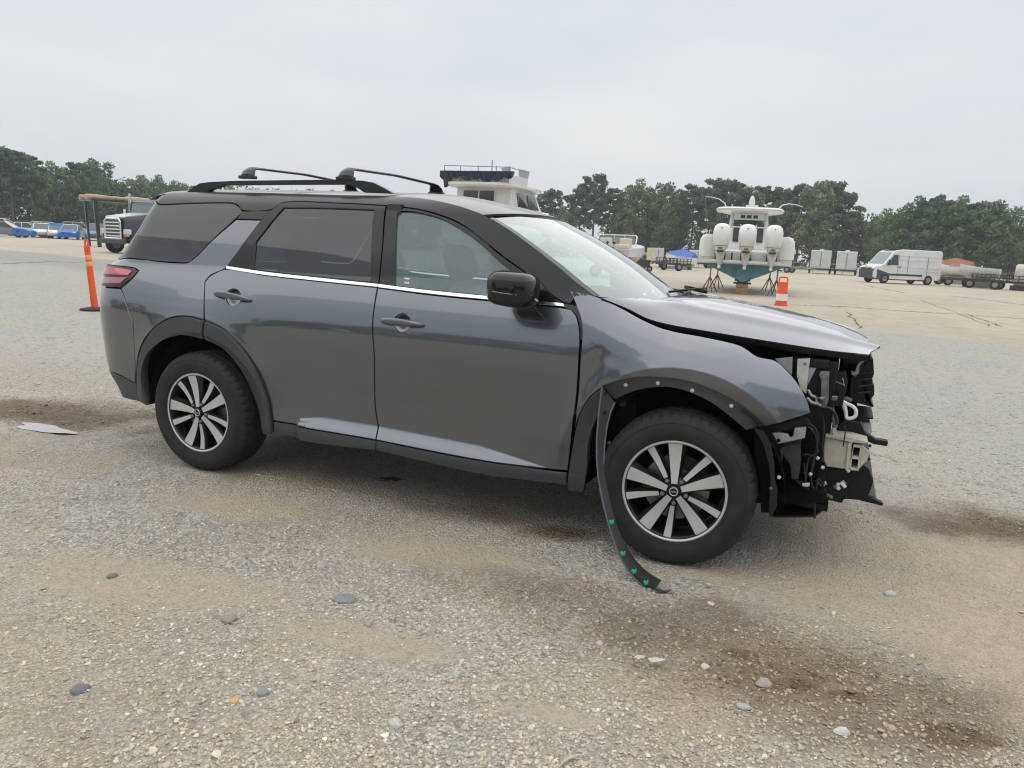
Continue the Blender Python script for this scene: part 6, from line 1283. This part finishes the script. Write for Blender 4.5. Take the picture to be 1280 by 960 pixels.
for px, d, y, k in ((-60, 118, 188, 'broad'), (-25, 116, 186, 'pine'), (0, 122, 190, 'broad'), (18, 118, 192, 'pine'), (38, 124, 197, 'pine'), (56, 120, 214, 'broad'), (74, 126, 207, 'broad'), (92, 122, 220, 'broad'), (104, 126, 209, 'pine'), (124, 124, 203, 'broad'), (128, 119, 222, 'broad'), (150, 126, 232, 'broad'), (172, 122, 224, 'broad'), (194, 126, 222, 'broad'), (216, 122, 228, 'broad'), (238, 126, 232, 'broad'), (262, 124, 240, 'broad'), (300, 126, 245, 'broad'), (345, 126, 245, 'broad'), (395, 126, 243, 'pine'), (440, 128, 246, 'broad'), (490, 128, 246, 'pine'), (540, 128, 250, 'broad'), (590, 128, 250, 'broad'), (640, 128, 262, 'broad')):
    plant(px, d, y, k, 1, 1.05)
for px, d, y, k in ((684, 122, 240, 'pine'), (705, 118, 262, 'broad'), (722, 122, 236, 'pine'), (740, 118, 223, 'pine'), (757, 122, 240, 'pine'), (775, 120, 252, 'broad'), (786, 120, 231, 'broad'), (806, 124, 236, 'broad'), (824, 120, 231, 'broad'), (842, 124, 244, 'broad'), (862, 122, 237, 'pine'), (882, 120, 240, 'pine'), (893, 118, 229, 'pine'), (912, 122, 231, 'pine'), (930, 120, 236, 'broad'), (950, 122, 238, 'pine'), (966, 120, 250, 'broad'), (978, 124, 241, 'pine'), (994, 122, 236, 'pine'), (1012, 118, 229, 'broad'), (1030, 122, 233, 'pine'), (1046, 120, 246, 'pine'), (1062, 122, 268, 'broad'), (1080, 124, 276, 'broad')):
    plant(px, d, y, k, 0, .95 if k == 'pine' else .9)
for px, d, y, k in ((1096, 118, 275, 'broad'), (1112, 112, 266, 'broad'), (1128, 108, 258, 'broad'), (1146, 106, 250, 'broad'), (1164, 108, 251, 'pine'), (1180, 106, 249, 'broad'), (1198, 108, 254, 'broad'), (1214, 110, 258, 'pine'), (1228, 106, 253, 'broad'), (1244, 108, 258, 'broad'), (1260, 112, 282, 'broad'), (1276, 116, 296, 'broad'), (1300, 118, 300, 'broad'), (1340, 118, 290, 'broad')):
    plant(px, d, y, k, 2, 1.12)
def woodland(name, lab, pxs, d0, d1, hts, n, seed, behind=False):
    r = np.random.default_rng(seed); C = []; Rd = []
    for k in range(n):
        if behind:
            a = R(200)+R(150)*k/n; dd = r.uniform(d0, d1); x, y = CAM[0]+dd*math.cos(a), CAM[1]+dd*math.sin(a); zt = r.uniform(5, 9.5)
        else:
            q = atd(r.uniform(*pxs), r.uniform(d0, d1)); x, y = q.x, q.y; zt = r.uniform(*hts)
        for z in np.arange(.4, zt, 1.25): C.append((x+r.normal()*.5, y+r.normal()*.5, z)); Rd.append([r.uniform(.9, 1.5)]*2+[r.uniform(.7, 1.0)])
    V, F = leaves(r, np.array(C), np.array(Rd), 24, .34 if not behind else .6); tag(np_mesh(name, V, F, broad_m, 4, smooth=False), lab, 'undergrowth', kind='stuff')
woodland('undergrowth', 'dense dark undergrowth below the trees round the lot', (-90, 1370), 124, 140, (5.0, 9.0), 420, 5)
woodland('woodland', 'far woods on the other side of the lot', None, 48, 60, None, 120, 6, True)
# ------------------------------------------------------------------ humid summer air
hz = MB().box((0, 40, 10), (520, 520, 22)).build('haze', None if False else mat('tmp_haze', (1, 1, 1)))
hm = bpy.data.materials.new('summer_haze'); hm.use_nodes = True; hn = hm.node_tree; hn.nodes.clear()
ho = hn.nodes.new('ShaderNodeOutputMaterial'); hv = hn.nodes.new('ShaderNodeVolumePrincipled'); hv.inputs['Color'].default_value = (.86, .91, .96, 1); hv.inputs['Density'].default_value = .0009; hv.inputs['Anisotropy'].default_value = .2
hn.links.new(hv.outputs[0], ho.inputs['Volume']); hz.data.materials.clear(); hz.data.materials.append(hm); tag(hz, 'thin pale summer haze over the whole lot', 'haze', kind='stuff')
